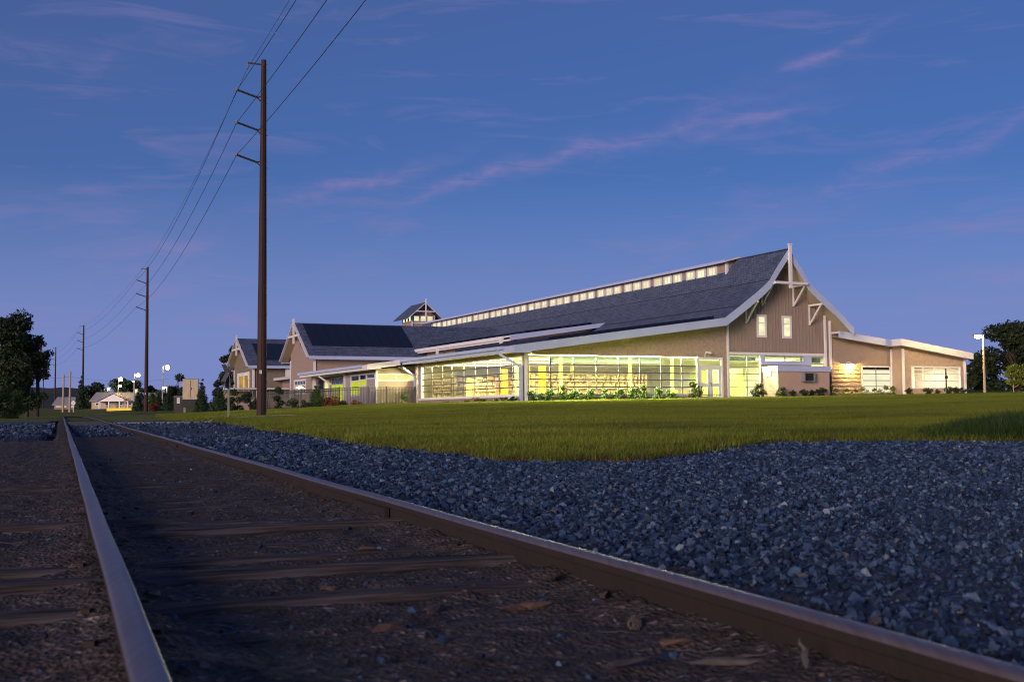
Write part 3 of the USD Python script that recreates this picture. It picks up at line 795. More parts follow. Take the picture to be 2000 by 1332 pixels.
obj('aisle_roof', shedslab(-1.5, 15.0, -1.4, 20.9), M['metalroof'], lib)
fz = lambda v: shed(v) + 0.03
mb = MB().plate(Polygon([(-1.52, fz(-1.5)), (14.9, fz(14.9)), (14.9, fz(14.9) - 0.55), (-0.3, fz(-0.3) - 0.52), (-0.3, fz(-0.3) - 0.62), (-1.52, fz(-1.5) - 0.48)]), fu(-1.47), 0.08)
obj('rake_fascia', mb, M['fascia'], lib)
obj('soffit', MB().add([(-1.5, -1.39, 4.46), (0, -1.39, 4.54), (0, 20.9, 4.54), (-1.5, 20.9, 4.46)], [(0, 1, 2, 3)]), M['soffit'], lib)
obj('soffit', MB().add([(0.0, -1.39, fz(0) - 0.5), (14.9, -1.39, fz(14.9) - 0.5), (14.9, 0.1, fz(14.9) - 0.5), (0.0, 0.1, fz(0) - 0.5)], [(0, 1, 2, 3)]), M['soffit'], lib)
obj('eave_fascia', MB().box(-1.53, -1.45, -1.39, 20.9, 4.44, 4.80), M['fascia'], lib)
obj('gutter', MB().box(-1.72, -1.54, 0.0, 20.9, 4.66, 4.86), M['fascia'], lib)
for yy, y2 in ((0.75, 0.3), (19.9, 20.15)):
    ds = holder('downspout', lib)
    obj('outlet', MB().beam((-1.6, yy, 4.66), (-1.6, yy, 4.40), 0.16, 0.16), M['fascia'], ds)
    obj('leader', MB().beam((-1.6, yy, 4.42), (-0.2, y2, 3.55), 0.15, 0.15), M['fascia'], ds)
    obj('pipe', MB().beam((-0.2, y2, 3.6), (-0.2, y2, 1.25), 0.17, 0.19), M['fascia'], ds)
    if yy < 5:
        obj('shoe', MB().beam((-0.2, y2, 1.32), (-0.75, y2 - 0.1, 1.05), 0.2, 0.15), M['fascia'], ds)
# dark solar strip lying on the aisle roof
st_ = holder('solar_strip', lib)
for k in range(14):
    a = 1.4 + k * 0.93
    obj('solar_panel', MB().add([(a, -0.55, shed(a) + 0.26), (a + 0.9, -0.55, shed(a + 0.9) + 0.26), (a + 0.9, 15.5, shed(a + 0.9) + 0.26), (a, 15.5, shed(a) + 0.26), (a, -0.55, shed(a) + 0.06), (a + 0.9, -0.55, shed(a + 0.9) + 0.06), (a + 0.9, 15.5, shed(a + 0.9) + 0.06), (a, 15.5, shed(a) + 0.06)],
                                [(0, 1, 2, 3), (4, 7, 6, 5), (0, 4, 5, 1), (3, 2, 6, 7), (0, 3, 7, 4), (1, 5, 6, 2)]), M['solar'], st_)

# --- raised reading-room roof above the aisle
PY0, PY1, PV = 18.3, 49.3, 7.45
pz = lambda v: 6.93 + 0.138 * (v - PV)
obj('raised_roof', MB().add([(PV, PY0, pz(PV)), (16.6, PY0, pz(16.6)), (16.6, PY1, pz(16.6)), (PV, PY1, pz(PV)), (PV, PY0, pz(PV) - 0.15), (16.6, PY0, pz(16.6) - 0.15), (16.6, PY1, pz(16.6) - 0.15), (PV, PY1, pz(PV) - 0.15)],
                            [(0, 1, 2, 3), (4, 7, 6, 5), (0, 4, 5, 1), (3, 2, 6, 7), (0, 3, 7, 4), (1, 5, 6, 2)]), M['metalroof'], lib)
obj('rake_fascia', MB().plate(Polygon([(PV - 0.03, pz(PV) + 0.02), (16.45, pz(16.45) + 0.02), (16.0, pz(16.0) - 0.33), (PV - 0.03, pz(PV) - 0.42)]), fu(PY0 - 0.06), 0.07), M['fascia'], lib)
wall('raised_wall', Polygon([(8.3, shed(8.3)), (14.9, shed(14.9)), (16.2, pz(16.2) - 0.1), (8.3, pz(8.3) - 0.1)]), fu(19.3), M['enclosure'], 0.2)
wall('raised_wall', sbox(19.3, shed(8.3) - 0.05, PY1 - 0.4, pz(8.3) - 0.1), fv(8.3), M['tan'], 0.2)
obj('soffit', MB().add([(PV, PY0, pz(PV) - 0.36), (8.3, PY0, pz(8.3) - 0.2), (8.3, PY1, pz(8.3) - 0.2), (PV, PY1, pz(PV) - 0.36)], [(0, 1, 2, 3)]), M['soffit'], lib)
obj('gutter', MB().box(PV - 0.2, PV - 0.04, PY0 + 1.2, PY1, pz(PV) - 0.30, pz(PV) - 0.02), M['trim'], lib)
obj('eave_fascia', MB().box(PV - 0.03, PV + 0.03, PY0, PY1, pz(PV) - 0.45, pz(PV) - 0.31), M['trim'], lib)
for yy in (PY0 + 1.6, 34.5, PY1 - 0.5):
    trimbar('outlet', (PV - 0.12, yy, pz(PV) - 0.3), (PV - 0.12, yy, pz(PV) - 0.78), 0.2, 0.2)
obj('solar_strip', MB().add([(9.0, PY0 + 0.5, pz(9) + 0.22), (15.4, PY0 + 0.5, pz(15.4) + 0.22), (15.4, PY1 - 1, pz(15.4) + 0.22), (9.0, PY1 - 1, pz(9) + 0.22), (9.0, PY0 + 0.5, pz(9) + 0.05), (15.4, PY0 + 0.5, pz(15.4) + 0.05), (15.4, PY1 - 1, pz(15.4) + 0.05), (9.0, PY1 - 1, pz(9) + 0.05)],
                            [(0, 1, 2, 3), (4, 7, 6, 5), (0, 4, 5, 1), (3, 2, 6, 7), (0, 3, 7, 4), (1, 5, 6, 2)]), M['solar'], lib)

# --- clerestory along the ridge
CX0, CX1, CY0, CY1 = 19.60, 2 * VC - 19.60, 5.0, 68.0
wall('clerestory_wall', sbox(CY0, 10.6, CY1, 12.0), fv(CX0), M['tan'], 0.1)
wall('clerestory_wall', sbox(CY0, 10.6, CY1, 12.0), fv(CX1 - 0.1), M['tan'], 0.1)
wall('clerestory_wall', Polygon([(CX0 + 0.1, 10.6), (CX1 - 0.1, 10.6), (CX1 - 0.1, 12.0), (VC, 12.22), (CX0 + 0.1, 12.0)]), fu(CY0), M['tan'], 0.1)
trimbar('corner_trim', (CX0 - 0.03, CY0 + 0.02, 10.75), (CX0 - 0.03, CY0 + 0.02, 11.98), 0.2, 0.2)
obj('sill_band', MB().box(CX0 - 0.06, CX0 - 0.002, CY0 + 0.2, CY1, 10.80, 10.94), M['trim'], lib)
for sx in (-1, 1):
    e = VC + sx * 1.2
    obj('clerestory_roof', MB().add([(e, CY0 - 0.45, 12.02), (VC, CY0 - 0.45, 12.34), (VC, CY1 + 0.4, 12.34), (e, CY1 + 0.4, 12.02), (e, CY0 - 0.45, 11.9), (VC, CY0 - 0.45, 12.2), (VC, CY1 + 0.4, 12.2), (e, CY1 + 0.4, 11.9)],
                                    [(0, 1, 2, 3), (4, 7, 6, 5), (0, 4, 5, 1), (3, 2, 6, 7), (0, 3, 7, 4), (1, 5, 6, 2)]), M['metalroof'], lib)
obj('eave_fascia', MB().box(VC - 1.27, VC - 1.205, CY0 - 0.45, CY1 + 0.4, 11.86, 12.06), M['fascia'], lib)
for k in range(13):
    for j, yo in enumerate((6.92, 8.42, 9.91)):
        y = yo + 4.85 * k
        if y > CY1 - 0.6:
            continue
        w = holder('clerestory_window', lib)
        obj('frame', MB().plate(sbox(y - 0.62, 11.0, y + 0.62, 11.82).difference(sbox(y - 0.43, 11.12, y + 0.43, 11.7)), lambda s, z, d: (CX0 - 0.07 + d, s, z), 0.068), M['trim'], w)
        for z0, z1 in ((11.12, 11.7),):
            for a, b in ((y - 0.43, y - 0.02), (y + 0.02, y + 0.43)):
                obj('pane', MB().box(CX0 - 0.03, CX0 - 0.02, a, b, z0, z1), M['warm_pane'], w)
        obj('muntin', MB().box(CX0 - 0.05, CX0 - 0.012, y - 0.02, y + 0.02, 11.12, 11.7), M['trim'], w)

# --- cupola
cu = holder('cupola', lib); tag(cu, label='small gabled cupola with lit windows at the far end of the ridge')
KX0, KX1, KY0, KY1 = 18.85, 21.95, 72.9, 76.6
obj('cupola_wall', MB().plate(Polygon([(KX0, 11.0), (KX1, 11.0), (KX1, 13.35), (VC + 0.05, 14.75), (KX0, 13.35)]), fu(KY0), 0.1), M['tan'], cu)
obj('cupola_wall', MB().box(KX0, KX0 + 0.1, KY0 + 0.1, KY1, 11.0, 13.3), M['tan'], cu)
obj('cupola_wall', MB().box(KX1 - 0.1, KX1, KY0 + 0.1, KY1, 11.0, 13.3), M['tan'], cu)
obj('cupola_wall', MB().box(KX0, KX1, KY1, KY1 + 0.1, 11.0, 13.3), M['tan'], cu)
for sx in (-1, 1):
    c = VC + 0.05
    e = c + sx * 2.5
    obj('cupola_roof', MB().add([(e, KY0 - 0.9, 12.85), (c, KY0 - 0.9, 14.95), (c, KY1 + 0.9, 14.95), (e, KY1 + 0.9, 12.85), (e, KY0 - 0.9, 12.7), (c, KY0 - 0.9, 14.75), (c, KY1 + 0.9, 14.75), (e, KY1 + 0.9, 12.7)],
                                [(0, 1, 2, 3), (4, 7, 6, 5), (0, 4, 5, 1), (3, 2, 6, 7), (0, 3, 7, 4), (1, 5, 6, 2)]), M['roof_u'], cu)
    obj('cupola_rake', MB().beam((e, KY0 - 0.94, 12.72), (c, KY0 - 0.94, 14.84), 0.06, 0.22, (0, 1, 0)), M['trim'], cu)
obj('cupola_post', MB().beam((VC + 0.05, KY0 - 1.0, 13.0), (VC + 0.05, KY0 - 1.0, 15.35), 0.16, 0.16), M['trim'], cu)
obj('cupola_collar', MB().beam((VC - 1.25, KY0 - 1.02, 13.72), (VC + 1.35, KY0 - 1.02, 13.72), 0.14, 0.13), M['trim'], cu)
for x in (KX0, KX1):
    obj('cupola_trim', MB().beam((x, KY0 - 0.04, 11.6), (x, KY0 - 0.04, 13.3), 0.14, 0.14), M['trim'], cu)
obj('cupola_trim', MB().box(KX0 - 0.05, KX1 + 0.05, KY0 - 0.06, KY0 - 0.01, 12.2, 12.36), M['trim'], cu)
for x in (19.45, 20.4, 21.35):
    obj('cupola_window', MB().box(x - 0.33, x + 0.33, KY0 - 0.03, KY0 - 0.02, 12.55, 13.15), M['warm_pane'], cu)
    obj('window_frame', MB().plate(sbox(x - 0.42, 12.46, x + 0.42, 13.24).difference(sbox(x - 0.33, 12.55, x + 0.33, 13.15)), fu(KY0 - 0.05), 0.045), M['trim'], cu)
for y in (73.6, 74.75, 75.9):
    obj('cupola_window', MB().box(KX0 - 0.03, KX0 - 0.02, y - 0.33, y + 0.33, 12.55, 13.15), M['warm_pane'], cu)
    obj('window_frame', MB().plate(sbox(y - 0.42, 12.46, y + 0.42, 13.24).difference(sbox(y - 0.33, 12.55, y + 0.33, 13.15)), fv(KX0 - 0.05), 0.045), M['trim'], cu)

# --- right wing
rz = lambda v: 6.32 - 0.115 * (v - 25.5)
wall('wall', Polygon([(25.17, 3.95), (31.0, 3.95), (31.0, rz(31.0) - 0.35), (26.7, rz(26.7) - 0.1), (26.1, 6.35), (25.17, barn(25.17) - 0.32)]), seat, M['tan'], 0.2, siding='lap', sm=M['tan'])
wall('wall', sbox(25.17, G0, 31.0, 3.95).difference(sbox(28.02, 1.88, 30.92, 3.9)), seat, M['tan'], 0.2, siding='lap', course=0.30, proud=0.05)
window(seat, [28.10, 29.47, 30.84], [1.95, 2.36, 2.80, 3.29, 3.62, 3.82], frame=0.10, bar=0.05, case=0.06, pane=lambda i, j: 'darkglass' if j == 4 else 'warm_blind', name='blind_window') if False else None
M['warm_blind'] = glow('lit_blind', (1.0, 0.92, 0.62), 0.98, 0.06, (0.7, 0.7, 3.0))
window(seat, [28.12, 29.47, 30.82], [1.95, 2.36, 2.80, 3.29, 3.62, 3.80], frame=0.10, bar=0.05, case=0.06, pane=lambda i, j: 'darkglass' if j == 4 else 'warm_blind', name='blind_window')
wall('return_wall', sbox(-1.1, G0, 0.0, 5.5), fv(31.02), M['tan'], 0.2, siding='lap')
rb = fu(-1.1)
bz = lambda v: 5.33 - 0.134 * (v - 31.1)
blk = Polygon([(31.05, 1.4), (37.4, 1.4), (37.4, bz(37.4)), (31.05, bz(31.05))])
wall('wall', blk.difference(sbox(31.88, 2.2, 36.95, 3.86)), rb, M['shake'], 0.2, siding='shake')
wall('base_wall', sbox(31.05, G0, 37.4, 1.4), fu(-1.12), M['base'], 0.22)
wall('end_wall', sbox(-0.9, G0, 12.0, 4.5), fv(37.2), M['tan'], 0.2)
window(rb, [31.98, 33.14, 34.30, 35.46, 36.85], [2.27, 2.76, 3.31, 3.62, 3.78], frame=0.10, bar=0.09, case=0.06, bar_m='trim', name='window', skip=())
for v, y in ((31.0, -0.06), (31.1, -1.14), (37.38, -1.14)):
    trimbar('corner_trim', (v, y, 1.45), (v, y, 5.2 if v < 35 else 4.5), 0.17, 0.15)


def slopedbox(v0, v1, y0, y1, zf, t):
    return MB().add([(v0, y0, zf(v0)), (v1, y0, zf(v1)), (v1, y1, zf(v1)), (v0, y1, zf(v0)), (v0, y0, zf(v0) - t), (v1, y0, zf(v1) - t), (v1, y1, zf(v1) - t), (v0, y1, zf(v0) - t)],
                    [(0, 1, 2, 3), (4, 7, 6, 5), (0, 4, 5, 1), (3, 2, 6, 7), (0, 3, 7, 4), (1, 5, 6, 2)])


obj('wing_roof', slopedbox(25.2, 31.2, -0.88, 30, lambda v: rz(v) + 0.02, 0.14), M['metalroof'], lib)
obj('rake_fascia', slopedbox(25.15, 30.1, -0.98, -0.885, lambda v: rz(v) + 0.05, 0.50), M['fascia'], lib)
obj('soffit', MB().add([(25.15, -0.88, rz(25.15) - 0.40), (31.2, -0.88, rz(31.2) - 0.40), (31.2, 0.0, rz(31.2) - 0.40), (25.15, 0.0, rz(25.15) - 0.40)], [(0, 1, 2, 3)]), M['soffit'], lib)
bt = lambda v: 5.80 - 0.134 * (v - 30.6)
obj('wing_roof', slopedbox(30.3, 37.3, -1.85, 20, lambda v: bt(v), 0.14), M['metalroof'], lib)
obj('rake_fascia', slopedbox(30.3, 37.35, -1.95, -1.855, lambda v: bt(v) + 0.03, 0.50), M['trim'], lib)
obj('eave_fascia', MB().box(30.2, 30.299, -1.95, -0.4, bt(30.3) - 0.47, bt(30.3) + 0.03), M['trim'], lib)
obj('eave_fascia', MB().box(37.36, 37.5, -1.95, 12, bt(37.3) - 0.45, bt(37.3) - 0.02), M['trim'], lib)
obj('soffit', MB().add([(30.3, -1.85, bt(30.3) - 0.45), (37.35, -1.85, bt(37.35) - 0.45), (37.35, -1.1, bt(37.35) - 0.45), (30.3, -1.1, bt(30.3) - 0.45)], [(0, 1, 2, 3)]), M['soffit'], lib)
obj('soffit', MB().add([(30.3, -1.1, bt(30.3) - 0.45), (31.05, -1.1, bt(31.05) - 0.45), (31.05, -0.2, bt(31.05) - 0.45), (30.3, -0.2, bt(30.3) - 0.45)], [(0, 1, 2, 3)]), M['soffit'], lib)
# wall lamp on the wing
wl = holder('wall_lamp', lib)
obj('lamp_arm', MB().tube([(26.55, 0, 4.02), (26.55, -0.25, 4.16), (26.85, -0.42, 4.03)], 0.04), M['trim'], wl)
obj('lamp_hood', MB().add([(26.35, -0.75, 4.0), (27.35, -0.75, 4.0), (27.35, -0.05, 4.04), (26.35, -0.05, 4.04), (26.35, -0.75, 3.97), (27.35, -0.75, 3.97), (27.35, -0.05, 4.01), (26.35, -0.05, 4.01)], [(0, 1, 2, 3), (4, 7, 6, 5), (0, 4, 5, 1), (3, 2, 6, 7), (0, 3, 7, 4), (1, 5, 6, 2)]), M['trim'], wl)
obj('lamp_lens', MB().lathe([(0.0, 3.80), (0.09, 3.82), (0.12, 3.88), (0.09, 3.95), (0.0, 3.96)], 14, (26.85, -0.42, 0)), M['wall_glow'], wl)

# --- stepped-out side section: roof, step wall, facade with stair-shaped window, entry recess
SV = -3.35
obj('side_roof', shedslab(-4.45, 8.3, 19.4, 40.3, -0.003), M['metalroof'], lib)
obj('side_roof', shedslab(8.3, 15.0, 21.0, 60.0, -0.006), M['metalroof'], lib)
obj('rake_fascia', MB().plate(Polygon([(-4.47, fz(-4.47)), (-1.75, fz(-1.75)), (-1.75, fz(-1.75) - 0.42), (-3.35, fz(-3.35) - 0.42), (-3.35, fz(-3.35) - 0.5), (-4.47, fz(-4.47) - 0.44)]), fu(19.32), 0.08), M['trim'], lib)
obj('eave_fascia', MB().box(-4.48, -4.40, 19.4, 40.2, shed(-4.45) - 0.42, shed(-4.45) - 0.02), M['trim'], lib)
obj('gutter', MB().box(-4.66, -4.49, 20.6, 40.3, shed(-4.45) - 0.20, shed(-4.45) + 0.02), M['fascia'], lib)
obj('soffit', MB().add([(-4.4, 19.4, 3.98), (SV, 19.4, 4.03), (SV, 40.2, 4.03), (-4.4, 40.2, 3.98)], [(0, 1, 2, 3)]), M['soffit'], lib)
obj('soffit', MB().add([(SV, 19.4, 4.10), (0, 19.4, 4.40), (0, 20.5, 4.40), (SV, 20.5, 4.10)], [(0, 1, 2, 3)]), M['soffit'], lib)
obj('soffit', MB().box(SV, -2.0, 29.0, 40.3, 4.04, 4.08), M['soffit'], lib)
step = Polygon([(SV, 0.5), (0, 0.5), (0, 4.55), (SV, 4.12)])
wall('step_wall', step.difference(sbox(SV + 0.1, 3.20, -0.05, 3.74)), fu(20.5), M['tan'], 0.2, siding='lap')
window(fu(20.5), [SV + 0.14, -1.68, -0.08], [3.27, 3.68], frame=0.10, bar=0.06, case=0.03, pane='yellow_pane', bar_m='trim', name='high_window')
obj('bracket_brace', MB().beam((-1.6, 20.1, 4.35), (-0.1, 20.4, 3.55), 0.12, 0.12), M['trim'], lib)
for y in (20.45, 29.1, 39.2):
    trimbar('porch_post', (SV, y, 0.4), (SV, y, 4.02), 0.2, 0.2)
fac = sbox(20.6, 0.4, 28.9, 4.05)
stair = sbox(25.0, 2.15, 27.4, 3.8).union(sbox(23.1, 2.85, 25.0, 3.8)).union(sbox(20.95, 3.38, 23.1, 3.8))
wall('side_wall', fac.difference(stair), fv(SV), M['mauve'], 0.2)
sw = holder('stair_window', lib); tag(sw, label='lime lit window that steps up like a stair')
for a, b, c, d in ((25.05, 2.2, 27.35, 2.8), (25.05, 2.85, 27.35, 3.3), (23.15, 2.9, 24.95, 3.33)):
    obj('pane', MB().box(SV + 0.05, SV + 0.06, a, c, b, d), M['lime_pane'], sw)
for a, b, c, d in ((25.05, 3.38, 27.35, 3.75), (23.15, 3.42, 24.95, 3.75), (21.0, 3.5, 23.05, 3.75)):
    obj('pane', MB().box(SV + 0.05, SV + 0.06, a, c, b, d), M['darkglass'], sw)
for a, c, z0, z1 in ((24.95, 25.05, 2.1, 3.8), (23.05, 23.15, 2.85, 3.8), (27.35, 27.45, 2.1, 3.8), (20.9, 21.0, 3.35, 3.8)):
    obj('mullion', MB().box(SV - 0.03, SV + 0.08, a, c, z0, z1), M['trim'], sw)
for a, c, z_ in ((25.05, 27.35, 2.12), (25.05, 27.35, 3.32), (23.15, 24.95, 2.84), (23.15, 24.95, 3.36), (21.0, 23.05, 3.42), (21.0, 27.35, 3.80)):
    obj('transom_bar', MB().box(SV - 0.035, SV + 0.07, a, c, z_ - 0.05, z_ + 0.05), M['trim'], sw)
wall('entry_wall', sbox(28.9, 0.4, 40.4, 4.06).difference(sbox(38.3, 0.95, 40.0, 3.75)).difference(sbox(33.8, 1.0, 37.6, 4.0)), fv(-2.1), M['tan'], 0.2)
wall('return_wall', sbox(SV + 0.2, 0.4, -2.1, 4.05), fu(28.7), M['tan'], 0.2)
window(fv(-2.1), [33.9, 35.1, 36.3, 37.5], [1.15, 2.4, 3.3, 3.85], frame=0.12, bar=0.08, case=0.03, pane=lambda i, j: 'darkglass' if j == 2 else 'lime_pane', bar_m='fascia', frame_m='fascia', name='window')
ed = holder('entry_door', lib)
obj('door_frame', MB().plate(sbox(38.2, 0.95, 40.1, 3.8).difference(sbox(38.45, 1.1, 39.85, 3.6)), fv(-2.15), 0.1), M['trim'], ed)
for z0, z1 in ((1.1, 1.7), (1.76, 2.3), (2.36, 2.95), (3.0, 3.6)):
    obj('pane', MB().box(-2.08, -2.07, 38.45, 39.85, z0, z1), M['yellow_pane'], ed)
obj('eave_bracket', MB().beam((-4.5, 33.4, 3.95), (-3.4, 33.2, 3.2), 0.14, 0.14), M['trim'], lib)


# --- cross wings with solar roofs
def cross_wing(y0, y1, v0, vend, zr, ze, zg, solar, glows):
    yc = (y0 + y1) / 2
    over, eo = 0.75, 1.0
    sl = (zr - ze) / ((y1 - y0) / 2 + eo)
    zt_ = zr - 0.15 - sl * (y1 - y0) / 2
    gab = Polygon([(y0, zg), (y1, zg), (y1, zt_), (yc, zr - 0.2), (y0, zt_)])
    for sy in (-1, 1):
        e = yc + sy * ((y1 - y0) / 2 + eo)
        r_ = obj('cross_roof', MB().add([(v0 - over, e, ze), (v0 - over, yc, zr), (vend, yc, zr), (vend, e, ze), (v0 - over, e, ze - 0.16), (v0 - over, yc, zr - 0.16), (vend, yc, zr - 0.16), (vend, e, ze - 0.16)],
                                        [(0, 1, 2, 3), (4, 7, 6, 5), (0, 4, 5, 1), (3, 2, 6, 7), (0, 3, 7, 4), (1, 5, 6, 2)]), M['roof_v'], lib)
        obj('rake_board', MB().beam((v0 - over - 0.04, e, ze - 0.12), (v0 - over - 0.04, yc, zr - 0.10), 0.07, 0.42, (1, 0, 0)), M['trim'], lib)
        obj('eave_fascia', MB().box(v0 - over, vend, e - 0.05 if sy < 0 else e, e if sy < 0 else e + 0.05, ze - 0.34, ze - 0.02), M['fascia'], lib)
        obj('soffit', MB().add([(v0 - over, e, ze - 0.2), (v0 - over, yc, zr - 0.2), (v0, yc, zr - 0.2), (v0, e, ze - 0.2)], [(0, 1, 2, 3)]), M['soffit'], lib)
        obj('soffit', MB().add([(v0 - over, e, ze - 0.32), (vend, e, ze - 0.32), (vend, e - sy * eo, ze - 0.32), (v0 - over, e - sy * eo, ze - 0.32)], [(0, 1, 2, 3)]), M['soffit'], lib)
    obj('king_post', MB().beam((v0 - over - 0.12, yc, zr - 2.1), (v0 - over - 0.12, yc, zr + 0.4), 0.16, 0.18, (1, 0, 0)), M['trim'], lib)
    h = (zr - (zr - 1.25)) / sl
    obj('collar', MB().beam((v0 - over - 0.14, yc - h - 0.25, zr - 1.35), (v0 - over - 0.14, yc + h + 0.25, zr - 1.35), 0.12, 0.20), M['trim'], lib)
    a0, a1, b0, b1 = solar
    sp = holder('solar_array', lib); tag(sp, label='dark solar array on a cross roof')
    zf = lambda y: ze + sl * (y - (y0 - eo)) + 0.10
    na, nb = max(1, round((a1 - a0) / 1.0)), 3
    for i in range(na):
        for j in range(nb):
            va, vb_ = a0 + (a1 - a0) * i / na + 0.012, a0 + (a1 - a0) * (i + 1) / na - 0.012
            ya, yb = b0 + (b1 - b0) * j / nb + 0.012, b0 + (b1 - b0) * (j + 1) / nb - 0.012
            obj('solar_panel', MB().add([(va, ya, zf(ya)), (vb_, ya, zf(ya)), (vb_, yb, zf(yb)), (va, yb, zf(yb)), (va, ya, zf(ya) - 0.05), (vb_, ya, zf(ya) - 0.05), (vb_, yb, zf(yb) - 0.05), (va, yb, zf(yb) - 0.05)],
                                        [(0, 1, 2, 3), (4, 7, 6, 5), (0, 4, 5, 1), (3, 2, 6, 7), (0, 3, 7, 4), (1, 5, 6, 2)]), M['solar'], sp)
    return gab, yc, zt_


gab, yc, zt_ = cross_wing(40.4, 49.4, -3.0, 18.0, 9.62, 6.10, 0.4, (-3.05, 7.25, 40.95, 44.6), 0)
w1 = sbox(43.35, 2.6, 47.9, 3.92)
wall('gable_wall', gab.difference(w1), fv(-3.0), M['tan'], 0.2, siding='lap', course=0.2, proud=0.025)
window(fv(-3.0), [43.45, 44.6, 45.7, 46.8, 47.8], [2.68, 3.06, 3.45, 3.84], frame=0.16, bar=0.12, case=0.05, pane='darkglass', bar_m='trim', name='window')
wall('wing_wall', sbox(-2.8, 3.9, 15.0, 6.0), fu(40.4), M['tan'], 0.2, siding='lap', course=0.2)
trimbar('corner_trim', (-2.95, 40.38, 1.0), (-2.95, 40.38, 5.85), 0.2, 0.18)
trimbar('corner_trim', (-3.04, 49.3, 0.7), (-3.04, 49.3, 6.0), 0.1, 0.2)
obj('sill_band', MB().box(-3.1, -3.03, 41.0, 48.6, 1.5, 1.72), M['trim'], lib)

gab, yc, zt_ = cross_wing(67.2, 77.8, -3.0, 17.0, 9.75, 6.25, 0.4, (-2.3, 12.0, 67.4, 71.2), 0)
op = sbox(69.0, 1.6, 75.9, 5.6)
wall('gable_wall', gab.difference(op), fv(-3.0), M['olive'], 0.2, siding='lap', course=0.2)
ww = holder('entry_window', lib); tag(ww, label='amber lit white framed entry bay')
obj('frame', MB().plate(op.difference(sbox(69.6, 1.6, 72.0, 5.2)).difference(sbox(72.5, 1.6, 75.2, 5.2)), fv(-3.05), 0.12), M['trim'], ww)
obj('pane', MB().box(-2.9, -2.89, 69.6, 72.0, 1.6, 5.2), M['amber_pane'], ww)
obj('pane', MB().box(-2.9, -2.89, 72.5, 75.2, 1.6, 5.2), M['amber_pane'], ww)
wall('wing_wall', sbox(-2.8, 0.4, 15.0, 6.1), fu(67.2), M['olive'], 0.2, siding='lap', course=0.2)
trimbar('corner_trim', (-2.95, 67.15, 1.0), (-2.95, 67.15, 6.1), 0.24, 0.2)
trimbar('corner_trim', (-3.04, 77.7, 0.7), (-3.04, 77.7, 6.1), 0.1, 0.2)
# link between the two wings
wall('link_wall', sbox(49.4, 0.4, 67.2, 4.6), fv(0.5), M['tan'], 0.2, siding='lap')
obj('link_roof', slopedbox(-0.6, 15.0, 49.4, 67.1, lambda v: 4.85 + 0.1 * v, 0.3), M['metalroof'], lib)
wall('link_wall', sbox(0.7, 4.9, 15.0, 6.1), fu(66.6), M['trim'], 0.1)
wall('link_wall', sbox(-6.5, 0.4, -3.2, 3.3), fu(66.9), M['soffit'], 0.2)
obj('side_porch_roof', MB().box(-7.0, 0.0, 62.0, 66.8, 3.35, 3.55), M['trim'], lib)
for v in (-6.7, -3.6):
    trimbar('porch_post', (v, 62.3, 0.4), (v, 62.3, 3.35), 0.2, 0.2)
window(fv(0.5), [50.3, 51.4, 52.4], [1.6, 2.6, 3.5], frame=0.12, bar=0.08, case=0.04, pane='yellow_pane', bar_m='trim', name='window')
for y, v in ((69.3, -3.6), (74.5, -4.5)):
    pl = holder('porch_lantern', lib)
    obj('pier', MB().box(v - 0.3, v + 0.3, y - 0.3, y + 0.3, 0.4, 2.6), M['base'], pl)
    obj('lantern', MB().lathe([(0.05, 2.61), (0.2, 2.65), (0.22, 3.1), (0.08, 3.25), (0.0, 3.3)], 10, (v, y, 0)), M['bollard_glow'], pl)

# --- inside: floor, ceiling, back walls, lit ceiling panels, columns
FZ = 1.30
obj('floor', MB().box(0.25, 24.9, 0.25, 24.6, FZ - 0.2, FZ), M['floor_in'], lib)
obj('ceiling', MB().box(0.23, 24.9, 0.23, 24.6, 4.47, 4.53), M['inside'], lib)
obj('partition', MB().box(0.25, 24.9, 24.4, 24.55, FZ, 4.46), M['inside'], lib)
obj('partition', MB().box(24.75, 24.9, 0.25, 24.3, FZ, 4.46), M['inside'], lib)
obj('partition', MB().box(0.1, 0.24, 20.75, 24.3, FZ, 4.46), M['inside'], lib)
obj('partition', MB().box(18.8, 18.95, 2.2, 9.0, FZ, 3.7), M['green_in'], lib)
obj('ceiling_baffle', MB().box(4.0, 13.0, 4.0, 4.4, 4.05, 4.46), M['teal_in'], lib)
obj('ceiling_baffle', MB().box(15.9, 18.75, 0.6, 1.1, 4.2, 4.46), M['dark_teal'], lib)
obj('ceiling_baffle', MB().box(23.2, 24.6, 0.6, 1.1, 4.1, 4.46), M['teal_in'], lib)
for i, (x0, x1, y0, y1) in enumerate(((1.5, 7.5, 2.0, 3.2), (8.0, 14.5, 2.0, 3.2), (1.5, 7.5, 7.0, 8.2), (8.0, 14.5, 7.0, 8.2), (1.0, 9.0, 12.5, 13.7), (1.0, 9.0, 18.0, 19.0), (16.2, 18.5, 2.5, 4.5), (19.3, 24.3, 3.0, 5.0))):
    obj('ceiling_light', MB().box(x0, x1, y0, y1, 4.40, 4.465), M['ceiling_glow'], lib)
for v, y in ((3.9, 2.6), (9.4, 2.6), (12.9, 2.6), (6.6, 6.0), (0.85, 3.2)):
    obj('column', MB().lathe([(0.13, FZ), (0.13, 4.46)], 14, (v, y, 0)), M['green_in'], lib)
for v, y, w_ in ((1.35, 3.0, 0.42), (2.55, 3.0, 0.42), (2.4, 9.0, 0.5)):
    obj('orange_panel', MB().box(v, v + w_, y, y + 0.3, FZ, 3.75), M['orange'], lib)
for y in (11.4, 13.4, 15.4):
    obj('orange_panel', MB().box(2.4, 2.8, y, y + 0.35, FZ, 3.3), M['orange'] if y == 11.4 else M['green_in'], lib)

